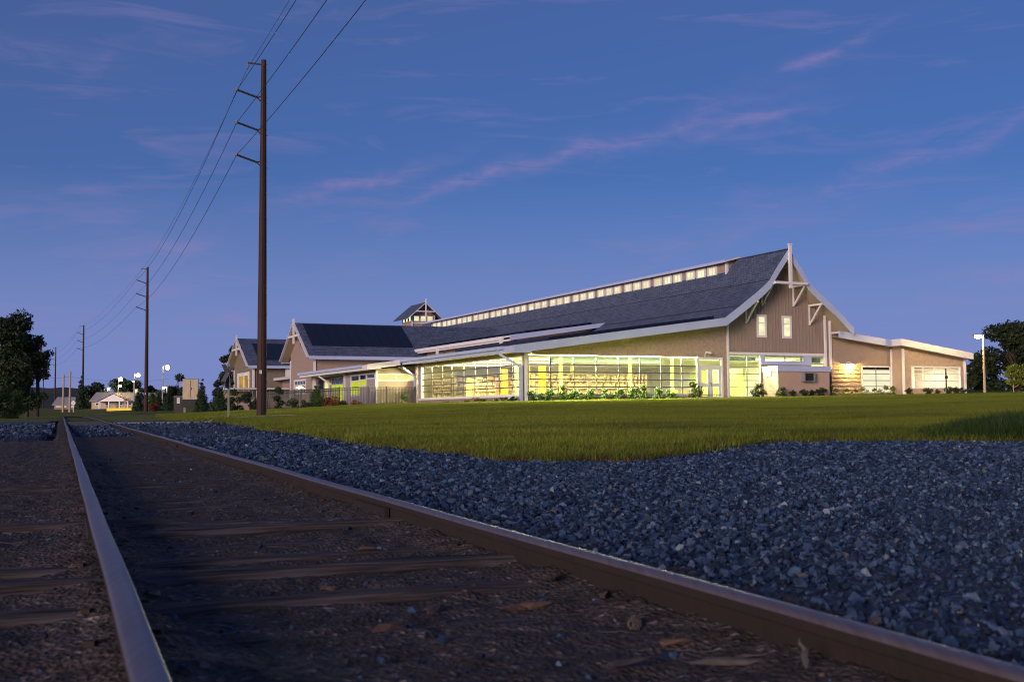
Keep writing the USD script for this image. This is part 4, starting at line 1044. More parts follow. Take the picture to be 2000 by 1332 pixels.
# right block room, seen through its window
obj('floor', MB().box(31.2, 37.15, -0.85, 4.0, FZ - 0.2, FZ), M['floor_in'], lib)
obj('ceiling', MB().box(31.2, 37.15, -0.85, 4.0, 4.05, 4.1), M['inside'], lib)
obj('partition', MB().box(31.2, 37.15, 3.9, 4.0, FZ, 4.05), M['inside'], lib)
obj('partition', MB().box(31.22, 31.3, -0.85, 3.9, FZ, 4.05), M['inside'], lib)
obj('ceiling_light', MB().box(32.0, 36.5, 1.0, 2.0, 4.0, 4.045), M['ceiling_glow'], lib)
for a, b in ((32.4, 33.3), (33.7, 34.7), (35.1, 36.0)):
    obj('pinboard', MB().box(a, b, 3.82, 3.89, 1.7, 3.2), M['green_in'], lib)


def rect_light(name, v, u, z, w, d, inten, color, direction=(0, 0, -1)):
    L = UsdLux.RectLight.Define(stage, '/World/' + numbered('/World', name))
    L.CreateWidthAttr(w); L.CreateHeightAttr(d); L.CreateIntensityAttr(inten); L.CreateColorAttr(Gf.Vec3f(*color))
    p = np.array([B0[0], B0[1], 0]) + np.array([*(BV * v + BU * u), z])
    zz = -np.asarray(direction, float); zz = zz / np.linalg.norm(zz)
    ref = np.array([*BV, 0.0]) if abs(zz[:2] @ BV) < 0.5 else np.array([*BU, 0.0])
    xx = ref - zz * (ref @ zz); xx /= np.linalg.norm(xx); yy = np.cross(zz, xx)
    m = np.eye(4); m[0, :3], m[1, :3], m[2, :3], m[3, :3] = xx, yy, zz, p
    L.AddTransformOp().Set(Gf.Matrix4d(m.tolist()))
    return L


IN = (1.0, 0.93, 0.70)
for v, u, w_, d_ in ((4.5, 2.6, 7, 2.5), (11.0, 2.6, 7, 2.5), (4.5, 7.6, 7, 2.5), (11.0, 7.6, 7, 2.5), (6.0, 13.1, 9, 3), (20.5, 4.5, 7, 4), (6.5, 19.0, 9, 2.5), (18.0, 14.0, 8, 4), (34.2, 1.5, 4.5, 2)):
    rect_light('ceiling_lamp', v, u, 4.38 if v < 30 else 3.96, w_, d_, (7.0 if v < 7 else 10.0) if v < 15 else 16.0 if v < 30 else 34.0, IN)
OUTC = (1.0, 0.90, 0.40)
for k in range(3):                                # unseen lights added inside the glass, aimed out to brighten the lawn
    rect_light('window_lamp', 2.4 + 4.2 * k, 0.42, 4.28, 4.0, 0.2, 2000.0, OUTC, (-BU[0], -BU[1], -1.6))
rect_light('window_lamp', 17.3, 0.42, 4.30, 2.4, 0.2, 900.0, OUTC, (-BU[0], -BU[1], -1.6))  # added in the same way behind the glass under the gable
for k in range(4):  # more added lights, aimed out through the left glass
    rect_light('window_lamp', 0.42, 2.8 + 4.7 * k, 4.22, 4.4, 0.2, 420.0, OUTC, (-BV[0], -BV[1], -1.6))
# ------------------------------------------------------------------ railway track
trk = thing('railway_track', 'old rust brown railway track half buried in dark cinders', 'railway track', (0, 0, 0))
HEAD = [(-0.036, -0.012), (-0.034, -0.004), (-0.026, 0.0005), (-0.012, 0.0035), (0.0, 0.0045), (0.012, 0.0035), (0.026, 0.0005), (0.034, -0.004), (0.036, -0.012)]
WEB = [(0.036, -0.0121), (0.034, -0.036), (0.010, -0.046), (0.009, -0.118), (0.062, -0.142), (0.064, -0.156), (-0.064, -0.156), (-0.062, -0.142), (-0.009, -0.118), (-0.010, -0.046), (-0.034, -0.036), (-0.036, -0.0121)]
ts = np.unique(np.r_[np.arange(0.7, 30, 0.25), np.arange(30, 119, 0.6)])


def rail_sweep(prof, n0):
    mb = MB(); k = len(prof); V = []
    for t in ts:
        c = n0 + wob(t) + 0.0015 * math.sin(t * 2.1 + n0)
        zr = float(rail_z(t)) + 0.0012 * math.sin(t * 1.7 + 2 * n0)
        for a, b in prof:
            x, y = xy(t, c + a); V.append((x, y, zr + b))
    F = [(i * k + j, i * k + j + 1, (i + 1) * k + j + 1, (i + 1) * k + j) for i in range(len(ts) - 1) for j in range(k - 1)]
    return mb.add(V, F)


for n0, lab in ((RAIL_L, None), (RAIL_R, None)):
    rl = obj('rail', rail_sweep(WEB, n0), M['rail_rust'], trk, smooth=25)
    obj('running_surface', rail_sweep(HEAD, n0), M['steel'], rl, smooth=True)
    mb = MB()
    for tj in (5.85, 17.8, 29.7):                          # bolted joint
        tj += 0.5 * (n0 > 1)
        for sd in (-1, 1):
            a = [(*xy(tj - 0.35, n0 + sd * 0.03), float(rail_z(tj)) - 0.085), (*xy(tj + 0.35, n0 + sd * 0.03), float(rail_z(tj)) - 0.085)]
            obj('joint_bar', MB().beam(a[0], a[1], 0.025, 0.075), M['rail_rust'], rl)

trng = random.Random(12)
t = 1.55
k = 0
while t < 41:
    L, W = 2.62, 0.23
    na, nb = (44, 7) if t < 14 else (10, 2)
    off = trng.choice([-0.03, -0.015, 0.0, 0.006, 0.014, -0.035]) - 0.004
    if 5.5 < t < 6.9 or 3.8 < t < 4.4:
        off = 0.026
    a, b = np.meshgrid(np.linspace(-L / 2, L / 2, na), np.linspace(-W / 2, W / 2, nb), indexing='ij')
    p = np.stack([a * 3, b * 30, np.full_like(a, k)], -1)
    h = 0.022 * (meshkit.fbm(p, 3, 31) - 0.5) - 0.03 * np.abs(b / (W / 2)) ** 6 - 0.02 * (np.abs(b / (W / 2)) > 0.95)
    h += -0.05 * np.clip(meshkit.noise(np.stack([a * 1.1, b * 0, np.full_like(a, k + 40)], -1)) - 0.62, 0, 1) * 4 * (trng.random() < 0.7)
    top = np.stack([a, b, h], -1)
    v, f = gridmesh(top)
    ring = [i * nb for i in range(na)] + [(na - 1) * nb + j for j in range(1, nb)] + [i * nb + nb - 1 for i in range(na - 2, -1, -1)] + [j for j in range(nb - 2, 0, -1)]
    low = v[ring].copy(); low[:, 2] = -0.16
    n0 = len(v); m_ = len(ring)
    ff = [(ring[i], ring[(i + 1) % m_], n0 + (i + 1) % m_, n0 + i) for i in range(m_)]
    tie = obj('tie', (np.vstack([v, low]), np.vstack([f, ff])), M['tie'], trk, smooth=40)
    cx, cy = xy(t, 0.90 + trng.uniform(-0.08, 0.08))
    xf = UsdGeom.Xformable(stage.GetPrimAtPath(tie.GetPath()))
    xf.AddTranslateOp().Set(Gf.Vec3d(cx, cy, float(rail_z(t)) - 0.113 + off))
    xf.AddRotateZOp().Set(math.degrees(TY) + trng.uniform(-1.6, 1.6))
    if t < 9:
        for n_ in (RAIL_L, RAIL_R):
            z_ = float(rail_z(t)) - 0.126
            obj('tie_plate', MB().beam((*xy(t - 0.09, n_), z_), (*xy(t + 0.09, n_), z_), 0.3, 0.018), M['rail_rust'], trk)
            for sd in (-1, 1):
                x_, y_ = xy(t + sd * 0.05, n_ + sd * 0.085)
                obj('spike', MB().box(x_ - 0.014, x_ + 0.014, y_ - 0.014, y_ + 0.014, z_, z_ + 0.035), M['rail_rust'], trk)
    k += 1
    t += 0.53 + trng.uniform(-0.05, 0.06)

# path and road over the track
def strip(name, t0, t1, n0, n1, m, lift, label=None, zf=None, nt=3, nn_=40, **k):
    T_, N_ = np.meshgrid(np.linspace(t0, t1, nt), np.linspace(n0, n1, nn_), indexing='ij')
    X_, Y_ = xy(T_, N_)
    Z_ = (zf(T_, N_) if zf else ground(X_, Y_)) + lift
    P = np.stack([X_, Y_, Z_], -1)
    v, f = gridmesh(P)
    lo = v.copy(); lo[:, 2] -= 0.25
    i = np.arange(nt * nn_).reshape(nt, nn_)
    ring = np.r_[i[:, 0], i[-1, 1:], i[-2::-1, -1], i[0, -2:0:-1]]
    ff = [(ring[j], ring[(j + 1) % len(ring)], ring[(j + 1) % len(ring)] + len(v), ring[j] + len(v)) for j in range(len(ring))]
    return obj(name, (np.vstack([v, lo]), np.vstack([f, ff])), m, kind='structure', **k)


strip('path', 49.3, 51.0, 1.78, 9.5, M['concrete'], 0.03)
strip('crossing_deck', 42.0, 52.0, 0.26, 1.58, M['asphalt'], -0.02, zf=lambda a, b: rail_z(a), nn_=4)
strip('road', 104.0, 119.5, 1.78, 60, M['asphalt'], 0.05, nt=8)
strip('road', 104.0, 119.5, -60, 0.09, M['asphalt'], 0.06, nt=8)
strip('road', 108.0, 119.5, 0.24, 1.60, M['asphalt'], -0.01, zf=lambda a, b: rail_z(a), nt=8, nn_=4)

# ------------------------------------------------------------------ ballast stones, grass
def rock(seed, n=12, flat=0.7):
    r_ = np.random.default_rng(seed)
    p = r_.normal(size=(n, 3)); p /= np.linalg.norm(p, axis=1, keepdims=True)
    p *= r_.uniform(0.75, 1.1, (n, 1)) * np.array([1.0, r_.uniform(0.65, 0.9), flat * r_.uniform(0.7, 1.0)])
    return trimesh.convex.convex_hull(p)


rocks = [rock(50 + i) for i in range(7)]


def instancer(path, protos, pos, idx, quat, scl, m, **tags):
    pi = UsdGeom.PointInstancer.Define(stage, path)
    for i, pm in enumerate(protos):
        pp = f'{path}/prototypes/piece_{i:03d}' if i else f'{path}/prototypes/piece'
        usdkit.mesh(stage, pp, pm, m)
        pi.GetPrototypesRel().AddTarget(pp)
    pi.CreateProtoIndicesAttr(Vt.IntArray.FromNumpy(np.asarray(idx, np.int32)))
    pi.CreatePositionsAttr(Vt.Vec3fArray.FromNumpy(np.asarray(pos, np.float32)))
    pi.CreateScalesAttr(Vt.Vec3fArray.FromNumpy(np.asarray(scl, np.float32)))
    pi.CreateOrientationsAttr(Vt.QuathArray([Gf.Quath(float(q[3]), float(q[0]), float(q[1]), float(q[2])) for q in quat]))
    return tag(pi, **tags)


def random_quat(n, r_):
    q_ = r_.normal(size=(n, 4)); return q_ / np.linalg.norm(q_, axis=1, keepdims=True)


def yaw_quat(n, r_, tilt=0.0):
    a = r_.uniform(0, 2 * np.pi, n)
    q_ = np.stack([r_.normal(0, tilt, n), r_.normal(0, tilt, n), np.sin(a / 2), np.cos(a / 2)], 1)
    return q_ / np.linalg.norm(q_, axis=1, keepdims=True)


# right-hand ballast
def sample_right(n, r0, r1):
    a = np.radians(rng.uniform(-21, 29, n)); q_ = rng.uniform(0, 1, n)
    r = r0 + (np.minimum(r1, edge_r(a)) - r0) * q_ ** 0.62
    x, y = polar(a, r); t_, n_ = tn(x, y)
    ok = (n_ > 1.79) & (r < edge_r(a)) & (t_ < 49)
    return x[ok], y[ok], r[ok]


x1, y1, r1 = sample_right(130000, 1.7, 24)
x2, y2, r2 = sample_right(9000, 15, 52)
a3 = rng.uniform(24, 49, 9000); n3 = rng.uniform(-16, -0.2, 9000) - np.clip((29 - a3) / 5, 0, 1) * 1.5; x3, y3 = xy(a3, n3)
t4 = rng.uniform(27, 42, 2500); n4 = rng.uniform(0.3, 1.55, 2500); x4, y4 = xy(t4, n4)
t5 = rng.uniform(1.4, 16, 2600); n5 = rng.uniform(-2.4, 1.6, 2600); x5, y5 = xy(t5, n5)
ok5 = (np.abs(n5 - 0.165) > 0.09) & (np.abs(n5 - 1.67) > 0.09)
x5, y5, t5, n5 = x5[ok5], y5[ok5], t5[ok5], n5[ok5]
X = np.r_[x1, x2, x3, x4, x5]; Y = np.r_[y1, y2, y3, y4, y5]
R = np.hypot(X, Y)
size = np.clip(rng.lognormal(0, 0.46, len(X)), 0.4, 2.3) * np.interp(R, [1.5, 6, 15, 40], [0.0118, 0.0140, 0.022, 0.042])
Zs = ballast_z(X, Y)
k4 = len(x1) + len(x2) + len(x3)
Zs[k4:k4 + len(x4)] = rail_z(t4) - 0.12
Zs[k4 + len(x4):] = rail_z(t5) + dirt_h(t5, n5) - 0.002
size[k4 + len(x4):] = np.clip(rng.lognormal(0, 0.6, len(x5)), 0.3, 3.0) * 0.0075
T_, N_ = tn(X, Y)
# the stones piled against the rail lie a little higher, and a worn wheel path lies finer and flatter
Zs = Zs + size * 0.25
worn = np.exp(-((N_ - (4.6 + 0.25 * T_ * 0.2)) / 1.3) ** 2) * (np.arange(len(X)) < k4) * np.clip((11 - T_) / 6, 0, 1)
size = size * (1 - 0.35 * worn)
S = np.stack([size * rng.uniform(0.85, 1.25, len(X)), size * rng.uniform(0.85, 1.2, len(X)), size * rng.uniform(0.7, 1.1, len(X))], 1)
Q4 = random_quat(len(X), rng)
idx = rng.integers(0, len(rocks), len(X))
big = np.argsort(-(size / np.maximum(R, 0.5)) * (np.arange(len(X)) < len(x1)) * (R < 9) * (X / Y < 0.5))[:290]
keep = np.ones(len(X), bool); keep[big] = False
instancer('/World/ballast_stones', rocks, np.stack([X, Y, Zs], 1)[keep], idx[keep], Q4[keep], S[keep], M['stone'], label='blue grey crushed stone ballast strewn beside and between the rails', cat='ballast', kind='stuff')
bed = stage.GetPrimAtPath('/World/ballast')
for i in big:
    q_ = Q4[i]
    Rm = trimesh.transformations.quaternion_matrix([q_[3], *q_[:3]])[:3, :3]
    v = (np.asarray(rocks[idx[i]].vertices) * S[i]) @ Rm.T + np.array([X[i], Y[i], Zs[i]])
    obj('stone', (v, np.asarray(rocks[idx[i]].faces)), M['stone'], bed)


def tuft(seed, nb, h, w, spread, lean=0.5):
    r_ = np.random.default_rng(seed); mb = MB()
    for _ in range(nb):
        a = r_.uniform(0, 2 * np.pi); d = np.array([math.cos(a), math.sin(a), 0]); s = np.array([-d[1], d[0], 0])
        b = np.array([*(r_.normal(0, spread, 2)), -0.01]); hh = h * r_.uniform(0.5, 1.15); l_ = lean * r_.uniform(0.2, 1)
        m1 = b + d * hh * l_ * 0.35 + np.array([0, 0, hh * 0.6]); tp = b + d * hh * l_ + np.array([0, 0, hh])
        mb.add([b - s * w, b + s * w, m1 + s * w * 0.8, m1 - s * w * 0.8, tp], [(0, 1, 2), (0, 2, 3), (3, 2, 4)])
    return mb.mesh()


tufts = [tuft(i, 18, 0.055, 0.004, 0.07, 0.9) for i in range(3)] + [tuft(9, 14, 0.10, 0.005, 0.06, 0.9), tuft(10, 12, 0.125, 0.005, 0.05, 1.0)]
n = 17000
a = np.radians(rng.uniform(-16, 29, n)); d = rng.uniform(0, 1, n) ** 1.8 * 14
r = edge_r(a) + d - 0.25 * (d < 0.8) * rng.uniform(0, 1, n)
X, Y = polar(a, r); T_, N_ = tn(X, Y)
ok = (N_ > 2.6) & ~((T_ > 49.0) & (T_ < 51.3) & (N_ < 15.3))
X, Y, d, r = X[ok], Y[ok], d[ok], r[ok]
edgey = d < rng.uniform(0, 2.6, len(d))
idx = np.where(edgey, rng.integers(3, 5, len(d)), rng.integers(0, 3, len(d)))
sc = rng.uniform(0.7, 1.25, len(d)) * np.interp(r, [12, 20, 45], [0.9, 1.1, 1.7]) * np.interp(d, [0, 6, 14], [1, 0.8, 0.35])
instancer('/World/lawn_grass', tufts, np.stack([X, Y, ground(X, Y) - 0.005], 1), idx, yaw_quat(len(X), rng, 0.06), np.stack([sc, sc, sc * rng.uniform(0.8, 1.2, len(sc))], 1), M['grass'], label='mown green lawn grass between the ballast and the library', cat='grass', kind='stuff')

n = 1500
a = np.radians(rng.uniform(-16, 29, n)); r = edge_r(a) + rng.normal(0.0, 0.17, n)
X, Y = polar(a, r)
sc = rng.uniform(0.4, 1.0, n)
instancer('/World/dry_grass', [tuft(60 + i, 10, 0.09, 0.004, 0.09, 1.4) for i in range(3)], np.stack([X, Y, ballast_z(X, Y) + 0.005], 1), rng.integers(0, 3, n), yaw_quat(n, rng, 0.1), np.stack([sc] * 3, 1), M['thatch'], label='brown dry grass wisps along the ragged edge of the lawn and ballast', cat='dry grass', kind='stuff')

def sward(seed, nb, side, h, w):
    """a half-metre sod of mown grass"""
    r_ = np.random.default_rng(seed); mb = MB()
    b = np.c_[r_.uniform(-side, side, (nb, 2)), np.full(nb, -0.01)]
    a_ = r_.uniform(0, 2 * np.pi, nb); d_ = np.c_[np.cos(a_), np.sin(a_), 0 * a_]; s_ = np.c_[-np.sin(a_), np.cos(a_), 0 * a_] * w
    hh = (h * r_.uniform(0.5, 1.2, nb))[:, None]; l_ = r_.uniform(0.1, 0.9, (nb, 1))
    tp = b + d_ * hh * l_ + np.array([0, 0, 1.0]) * hh
    v = np.stack([b - s_, b + s_, tp], 1).reshape(-1, 3)
    i = np.arange(nb)[:, None] * 3
    return v, np.hstack([i, i + 1, i + 2])


sods = [sward(300 + i, 150, 0.42, 0.06, 0.008) for i in range(4)]
n = 26000
a = np.radians(rng.uniform(-17, 29, n)); r = np.sqrt(rng.uniform(14 ** 2, 88 ** 2, n))
X, Y = polar(a, r); T_, N_ = tn(X, Y)
du, dv = (X - B0[0]) * BU[0] + (Y - B0[1]) * BU[1], (X - B0[0]) * BV[0] + (Y - B0[1]) * BV[1]
inside = ((dv > -0.5) & (du > -0.5)) | ((dv > 31) & (du > -1.6)) | ((dv > 18.5) & (du > -2.3) & (dv < 24)) | ((du > 18) & (dv > -7))
ok = (r > edge_r(a) + 0.6) & (N_ > 3.2) & ~((T_ > 48.8) & (T_ < 51.5) & (N_ < 10)) & ~inside
X, Y, r = X[ok], Y[ok], r[ok]
patch = 0.55 + 0.75 * meshkit.fbm(np.stack([X * 0.16, Y * 0.16, 0 * X], -1), 3, 77)
sc = rng.uniform(0.85, 1.2, len(X))
instancer('/World/mown_grass', sods, np.stack([X, Y, ground(X, Y) - 0.005], 1), rng.integers(0, 4, len(X)), yaw_quat(len(X), rng, 0.02), np.stack([sc, sc, sc * patch], 1), M['grass'], label='mown lawn grass rising to the foot of the library walls', cat='grass', kind='stuff')

weeds = [tuft(20 + i, 30, 0.36, 0.007, 0.12, 0.9) for i in range(3)]
n = 1500
a = np.radians(18.6 + 12 * rng.uniform(0, 1, n) ** 0.8); r = edge_r(a) + 0.1 + rng.uniform(0, 1, n) ** 1.4 * (5 * np.clip((np.degrees(a) - 18.0) / 5, 0.1, 1))
X, Y = polar(a, r)
sc = rng.uniform(0.5, 1.1, n) * np.clip((np.degrees(a) - 16.8) / 7.5, 0.25, 1.0)
instancer('/World/tall_weeds', weeds, np.stack([X, Y, ground(X, Y) - 0.01], 1), rng.integers(0, 3, n), yaw_quat(n, rng, 0.08), np.stack([sc] * 3, 1), M['weed'], label='tall shaggy dark weeds at the right edge of the lawn', cat='weeds', kind='stuff')

# litter on the cinders
def chip(seed, l, w, h):
    r_ = np.random.default_rng(seed)
    p = r_.uniform(-1, 1, (16, 3)) * np.array([l, w, h]) / 2
    return trimesh.convex.convex_hull(p)


def dz(t_, n_):
    return float(rail_z(t_) + dirt_h(np.array(t_), np.array(n_)))


def tn_of_pixel(px, py):
    """where a photograph position meets the cinder surface"""
    rr_ = ray(px, py); s = 3.0
    for _ in range(30):
        p = EYE + rr_ * s; t_, n_ = tn(p[0], p[1])
        s += (p[2] - dz(t_, n_)) / -rr_[2] * 0.8
    return t_, n_


M['chip'] = mat('dark_splinter', (0.06, 0.035, 0.028), 0.85, var=0.4, scale=30, stretch=(1, 6, 6))
M['stick'] = mat('bleached_stick', (0.055, 0.048, 0.05), 0.85, var=0.4, scale=20, stretch=(1, 6, 6))
for i, (px, py, l, an) in enumerate(((1010, 1190, 0.13, 0.2), (1045, 1185, 0.12, -0.4), (850, 1195, 0.10, 0.6), (575, 1182, 0.09, 0.1), (720, 1075, 0.10, -0.2), (930, 1148, 0.09, 0.5), (300, 1165, 0.08, 1.2), (440, 1215, 0.11, 0.0),
                                     (1180, 1165, 0.10, 0.9), (640, 1150, 0.07, -0.7), (760, 1230, 0.12, 0.3), (1320, 1262, 0.11, -0.5))):
    t_, n_ = tn_of_pixel(px, py); x_, y_ = xy(t_, n_)
    o = thing('wood_chip', 'splintered dark brown wood chip lying on the cinders between the rails', 'wood chip', (x_, y_, dz(t_, n_) + 0.006), an + TY, 'wood chips between the rails')
    obj('chip', chip(100 + i, l, l * 0.4, 0.03), M['chip'], o)
for i, (px, py, l, an, lab) in enumerate(((1225, 1311, 0.16, 0.25, 'short bleached stick lying near the bottom edge between the rails'), (1440, 1305, 0.22, -0.5, 'forked bleached driftwood stick against the right rail at the bottom edge'),
                                          (1570, 1312, 0.12, 1.2, 'stubby pale stick standing up beside the right rail at the bottom edge'), (1205, 1243, 0.12, -0.8, 'thin straw coloured stalk on the cinders near the right rail'))):
    t_, n_ = tn_of_pixel(px, py); x_, y_ = xy(t_, n_)
    o = thing('stick', lab, 'stick', (x_, y_, dz(t_, n_) + 0.012), an + TY)
    r_ = np.random.default_rng(i)
    up_ = 0.5 if i == 2 else 0.03
    q_ = np.linspace(-0.5, 0.5, 6)
    pts = np.c_[q_ * l * (0.4 if i == 2 else 1), r_.normal(0, 0.02 * l, 6), up_ * (q_ + 0.5) * l + r_.normal(0, 0.008 * l, 6)]
    w0 = [0.008, 0.011, 0.008, 0.0015][i]
    obj('shaft', MB().tube(pts, np.array([0.15, 0.9, 1.0, 0.8, 0.55, 0.1]) * w0, 5), M['stick'], o)
    if i == 1:
        obj('fork', MB().tube([pts[2], pts[2] + np.array([0.04, 0.02, 0.01]), pts[2] + np.array([0.09, 0.028, 0.012])], [0.006, 0.004, 0.001], 5), M['stick'], o)
for i, (px, py, lab) in enumerate(((1075, 1135, 'frosty pine cone on the cinders nearest the right rail, farther one'), (1240, 1228, 'frosty pine cone beside the foot of the right rail, nearer one'))):
    t_, n_ = tn_of_pixel(px, py); x_, y_ = xy(t_, n_)
    o = thing('pine_cone', lab, 'pine cone', (x_, y_, dz(t_, n_) + 0.01), 0.7 * i, None, 0.42)
    mb = MB(); r_ = np.random.default_rng(i + 5)
    for j in range(70):
        z_ = j / 69; a_ = j * 2.4; rad = 0.035 * math.sin(math.pi * (0.15 + 0.8 * z_)) ** 0.8
        c_ = np.array([(z_ - 0.5) * 0.085, rad * math.cos(a_), rad * math.sin(a_) + 0.012]); o_ = np.array([0.25, math.cos(a_), math.sin(a_)]) * 0.014; s_ = np.array([0, -math.sin(a_), math.cos(a_)]) * 0.009
        mb.add([c_ * 0.8 - s_, c_ * 0.8 + s_, c_ + o_ + s_ * 0.6, c_ + o_ - s_ * 0.6], [(0, 1, 2, 3)])
    obj('scale', mb, M['stick'], o, kind='stuff')
    obj('core', MB().lathe([(0.004, -0.04), (0.022, -0.01), (0.02, 0.02), (0.003, 0.042)], 8), M['chip'], o)

# ------------------------------------------------------------------ utility poles and wires
def pixel_base(px, py, y):
    p = at(px, py, y)
    return p[0], p[1], gz(p[0], p[1]), p[2]


pole_specs = [(511, 808, 118, 52.0, 1.0, 'tall rusty steel utility pole standing nearest, in front of the library'),
              (285, 803, 522, 127.0, 1.0, 'second rusty utility pole along the line, beside the lit porch house'),
              (161, 798, 635, 220.0, 1.0, 'third rusty utility pole along the line, beside the dark conifer'),
              (107, 795, 678, 300.0, 1.0, 'fourth utility pole along the line, against the edge of the left tree'),
              (84, 793, 716, 400.0, 0.9, 'fifth utility pole of the line, small, half hidden under the left tree'),
              (72.5, 793, 738, 500.0, 0.8, 'sixth utility pole of the line, smallest, under the left tree')]
ends = [[], [], [], []]
AX = -BV * 0.0 + np.array([-0.985, -0.17])             # the arms point away from the library
p0 = at(511, 808, 52.0); p1_ = at(285, 803, 127.0)
back = p0 - (p1_ - p0)
for k, (px, pb, pt, y, w_, lab) in enumerate(pole_specs):
    b_ = at(px, pb, y); tp = at(px, pt, y)
    g_ = min(gz(b_[0], b_[1]), b_[2])
    H = tp[2]
    o = thing('utility_pole', lab, 'utility pole', (b_[0], b_[1], 0), 0, None)
    rb, rt_ = 0.235 * w_, 0.115 * w_
    zz = np.linspace(g_ - 0.3, H, 14)
    obj('shaft', MB().tube(np.c_[0 * zz, 0 * zz, zz], np.interp(zz, [g_, H], [rb, rt_]), 14), M['rust'], o, smooth=40)
    far = k > 3
    if k < 2:
        obj('ground_wire', MB().tube([(0.02, -rb - 0.005, g_), (0.02, -rt_ - 0.008, H - 0.3)], 0.012, 5), M['insul'], o)
        obj('number_tag', MB().box(-0.06, 0.06, -rb - 0.012, -rb + 0.02, g_ + 1.9, g_ + 2.06), M['grey'], o)
        for zc_ in (0.28, 0.55):
            obj('weld_collar', MB().lathe([(np.interp(zc_, [0, 1], [rb, rt_]) + 0.002, g_ + (H - g_) * zc_ - 0.06), (np.interp(zc_, [0, 1], [rb, rt_]) + 0.012, g_ + (H - g_) * zc_), (np.interp(zc_, [0, 1], [rb, rt_]) + 0.0, g_ + (H - g_) * zc_ + 0.06)], 14), M['rust'], o)
    for j, dz_ in enumerate((0.22, 1.75, 3.27, 4.78)):
        z_ = H - dz_
        L = 1.08 if j else 0.62
        rise = 0.30 if j else 0.06
        a_ = np.array([AX[0] * rt_ * 0.9, AX[1] * rt_ * 0.9, z_ - (0.06 if j else 0)])
        e_ = np.array([AX[0] * (rt_ + L), AX[1] * (rt_ + L), z_ + rise])
        if not far:
            arm = holder('insulator_arm', o)
            if j:
                obj('bracket', MB().beam(a_ + np.array([0, 0, -0.16]), a_ + np.array([AX[0] * 0.16, AX[1] * 0.16, 0.02]), 0.05, 0.05).beam(a_ + np.array([0, 0, 0.1]), a_ + np.array([AX[0] * 0.16, AX[1] * 0.16, 0.04]), 0.05, 0.05), M['rust'], arm)
                q_ = np.linspace(0, 1, 34)
                st = a_ + np.array([AX[0] * 0.15, AX[1] * 0.15, 0.03])
                obj('insulator', MB().tube(st + (e_ - st) * q_[:, None], np.where(np.arange(34) % 2, 0.062, 0.036), 8), M['insul'], arm)
                obj('clamp', MB().box(e_[0] - 0.06, e_[0] + 0.04, e_[1] - 0.06, e_[1] + 0.06, e_[2] - 0.05, e_[2] + 0.09), M['insul'], arm)
            else:
                obj('bracket', MB().beam(a_, e_, 0.05, 0.07).beam(e_, e_ + np.array([0, 0, -0.28]), 0.06, 0.06), M['insul'], arm)
            for zb in (0.0, -0.28):
                obj('bolt', MB().beam((rt_ * 0.8, 0.02, z_ + zb), (rt_ + 0.14, 0.02, z_ + zb), 0.025, 0.025), M['insul'], o)
        ends[j].append(np.array([b_[0], b_[1], 0]) + e_ + (0 if j else np.array([0, 0, -0.28])))
for j in range(4):
    first = ends[j][0] - (ends[j][1] - ends[j][0]); first[2] = ends[j][0][2] - 0.2
    pts = [first] + ends[j]
    line = []
    for a_, c_ in zip(pts[:-1], pts[1:]):
        q_ = np.linspace(0, 1, 40)[:-1]
        p = a_ + (c_ - a_) * q_[:, None]
        p[:, 2] -= (1.25 if j else 0.9) * 4 * q_ * (1 - q_)
        line.append(p)
    line = np.vstack(line + [pts[-1][None]])
    o = thing('overhead_wire', ['thin top shield wire of the power line', 'highest of the three power wires on the insulator arms', 'middle of the three power wires on the insulator arms', 'lowest of the three power wires on the insulator arms'][j], 'wire')
    obj('strand', MB().tube(line, 0.009 if j == 0 else 0.0145, 4, False), M['black'], o)

# two pale wooden poles by the road, and thin cross wires
for px, pt, pb, lab in ((123, 731, 806, 'left one of the pair of pale wooden poles by the road'), (136, 725, 806, 'right, taller one of the pair of pale wooden poles by the road')):
    b_ = at(px, pb, 150.0); tp = at(px, pt, 150.0); g_ = gz(b_[0], b_[1])
    o = thing('wooden_pole', lab, 'utility pole', (b_[0], b_[1], 0))
    obj('shaft', MB().tube([(0, 0, min(g_, b_[2]) - 0.2), (0, 0, tp[2])], [0.15, 0.11], 10), M['palepole'], o, smooth=40)
    obj('cap', MB().box(-0.14, 0.14, -0.06, 0.06, tp[2] - 0.35, tp[2] - 0.25), M['black'], o)
for py, lab in ((757, 'thin cable crossing behind the pale wooden poles, lower'), (736, 'thin cable crossing behind the pale wooden poles, higher')):
    a_, c_ = at(60, py - 6, 160), at(136, py, 150.0)
    d_ = at(330, py + 4, 190)
    q_ = np.linspace(0, 1, 20)
    l1 = a_ + (c_ - a_) * q_[:, None]; l1[:, 2] -= 0.3 * 4 * q_ * (1 - q_)
    l2 = c_ + (d_ - c_) * q_[1:, None]; l2[:, 2] -= 0.5 * 4 * q_[1:] * (1 - q_[1:])
    o = thing('cable', lab, 'wire')
    obj('strand', MB().tube(np.vstack([l1, l2]), 0.012, 4, False), M['black'], o)

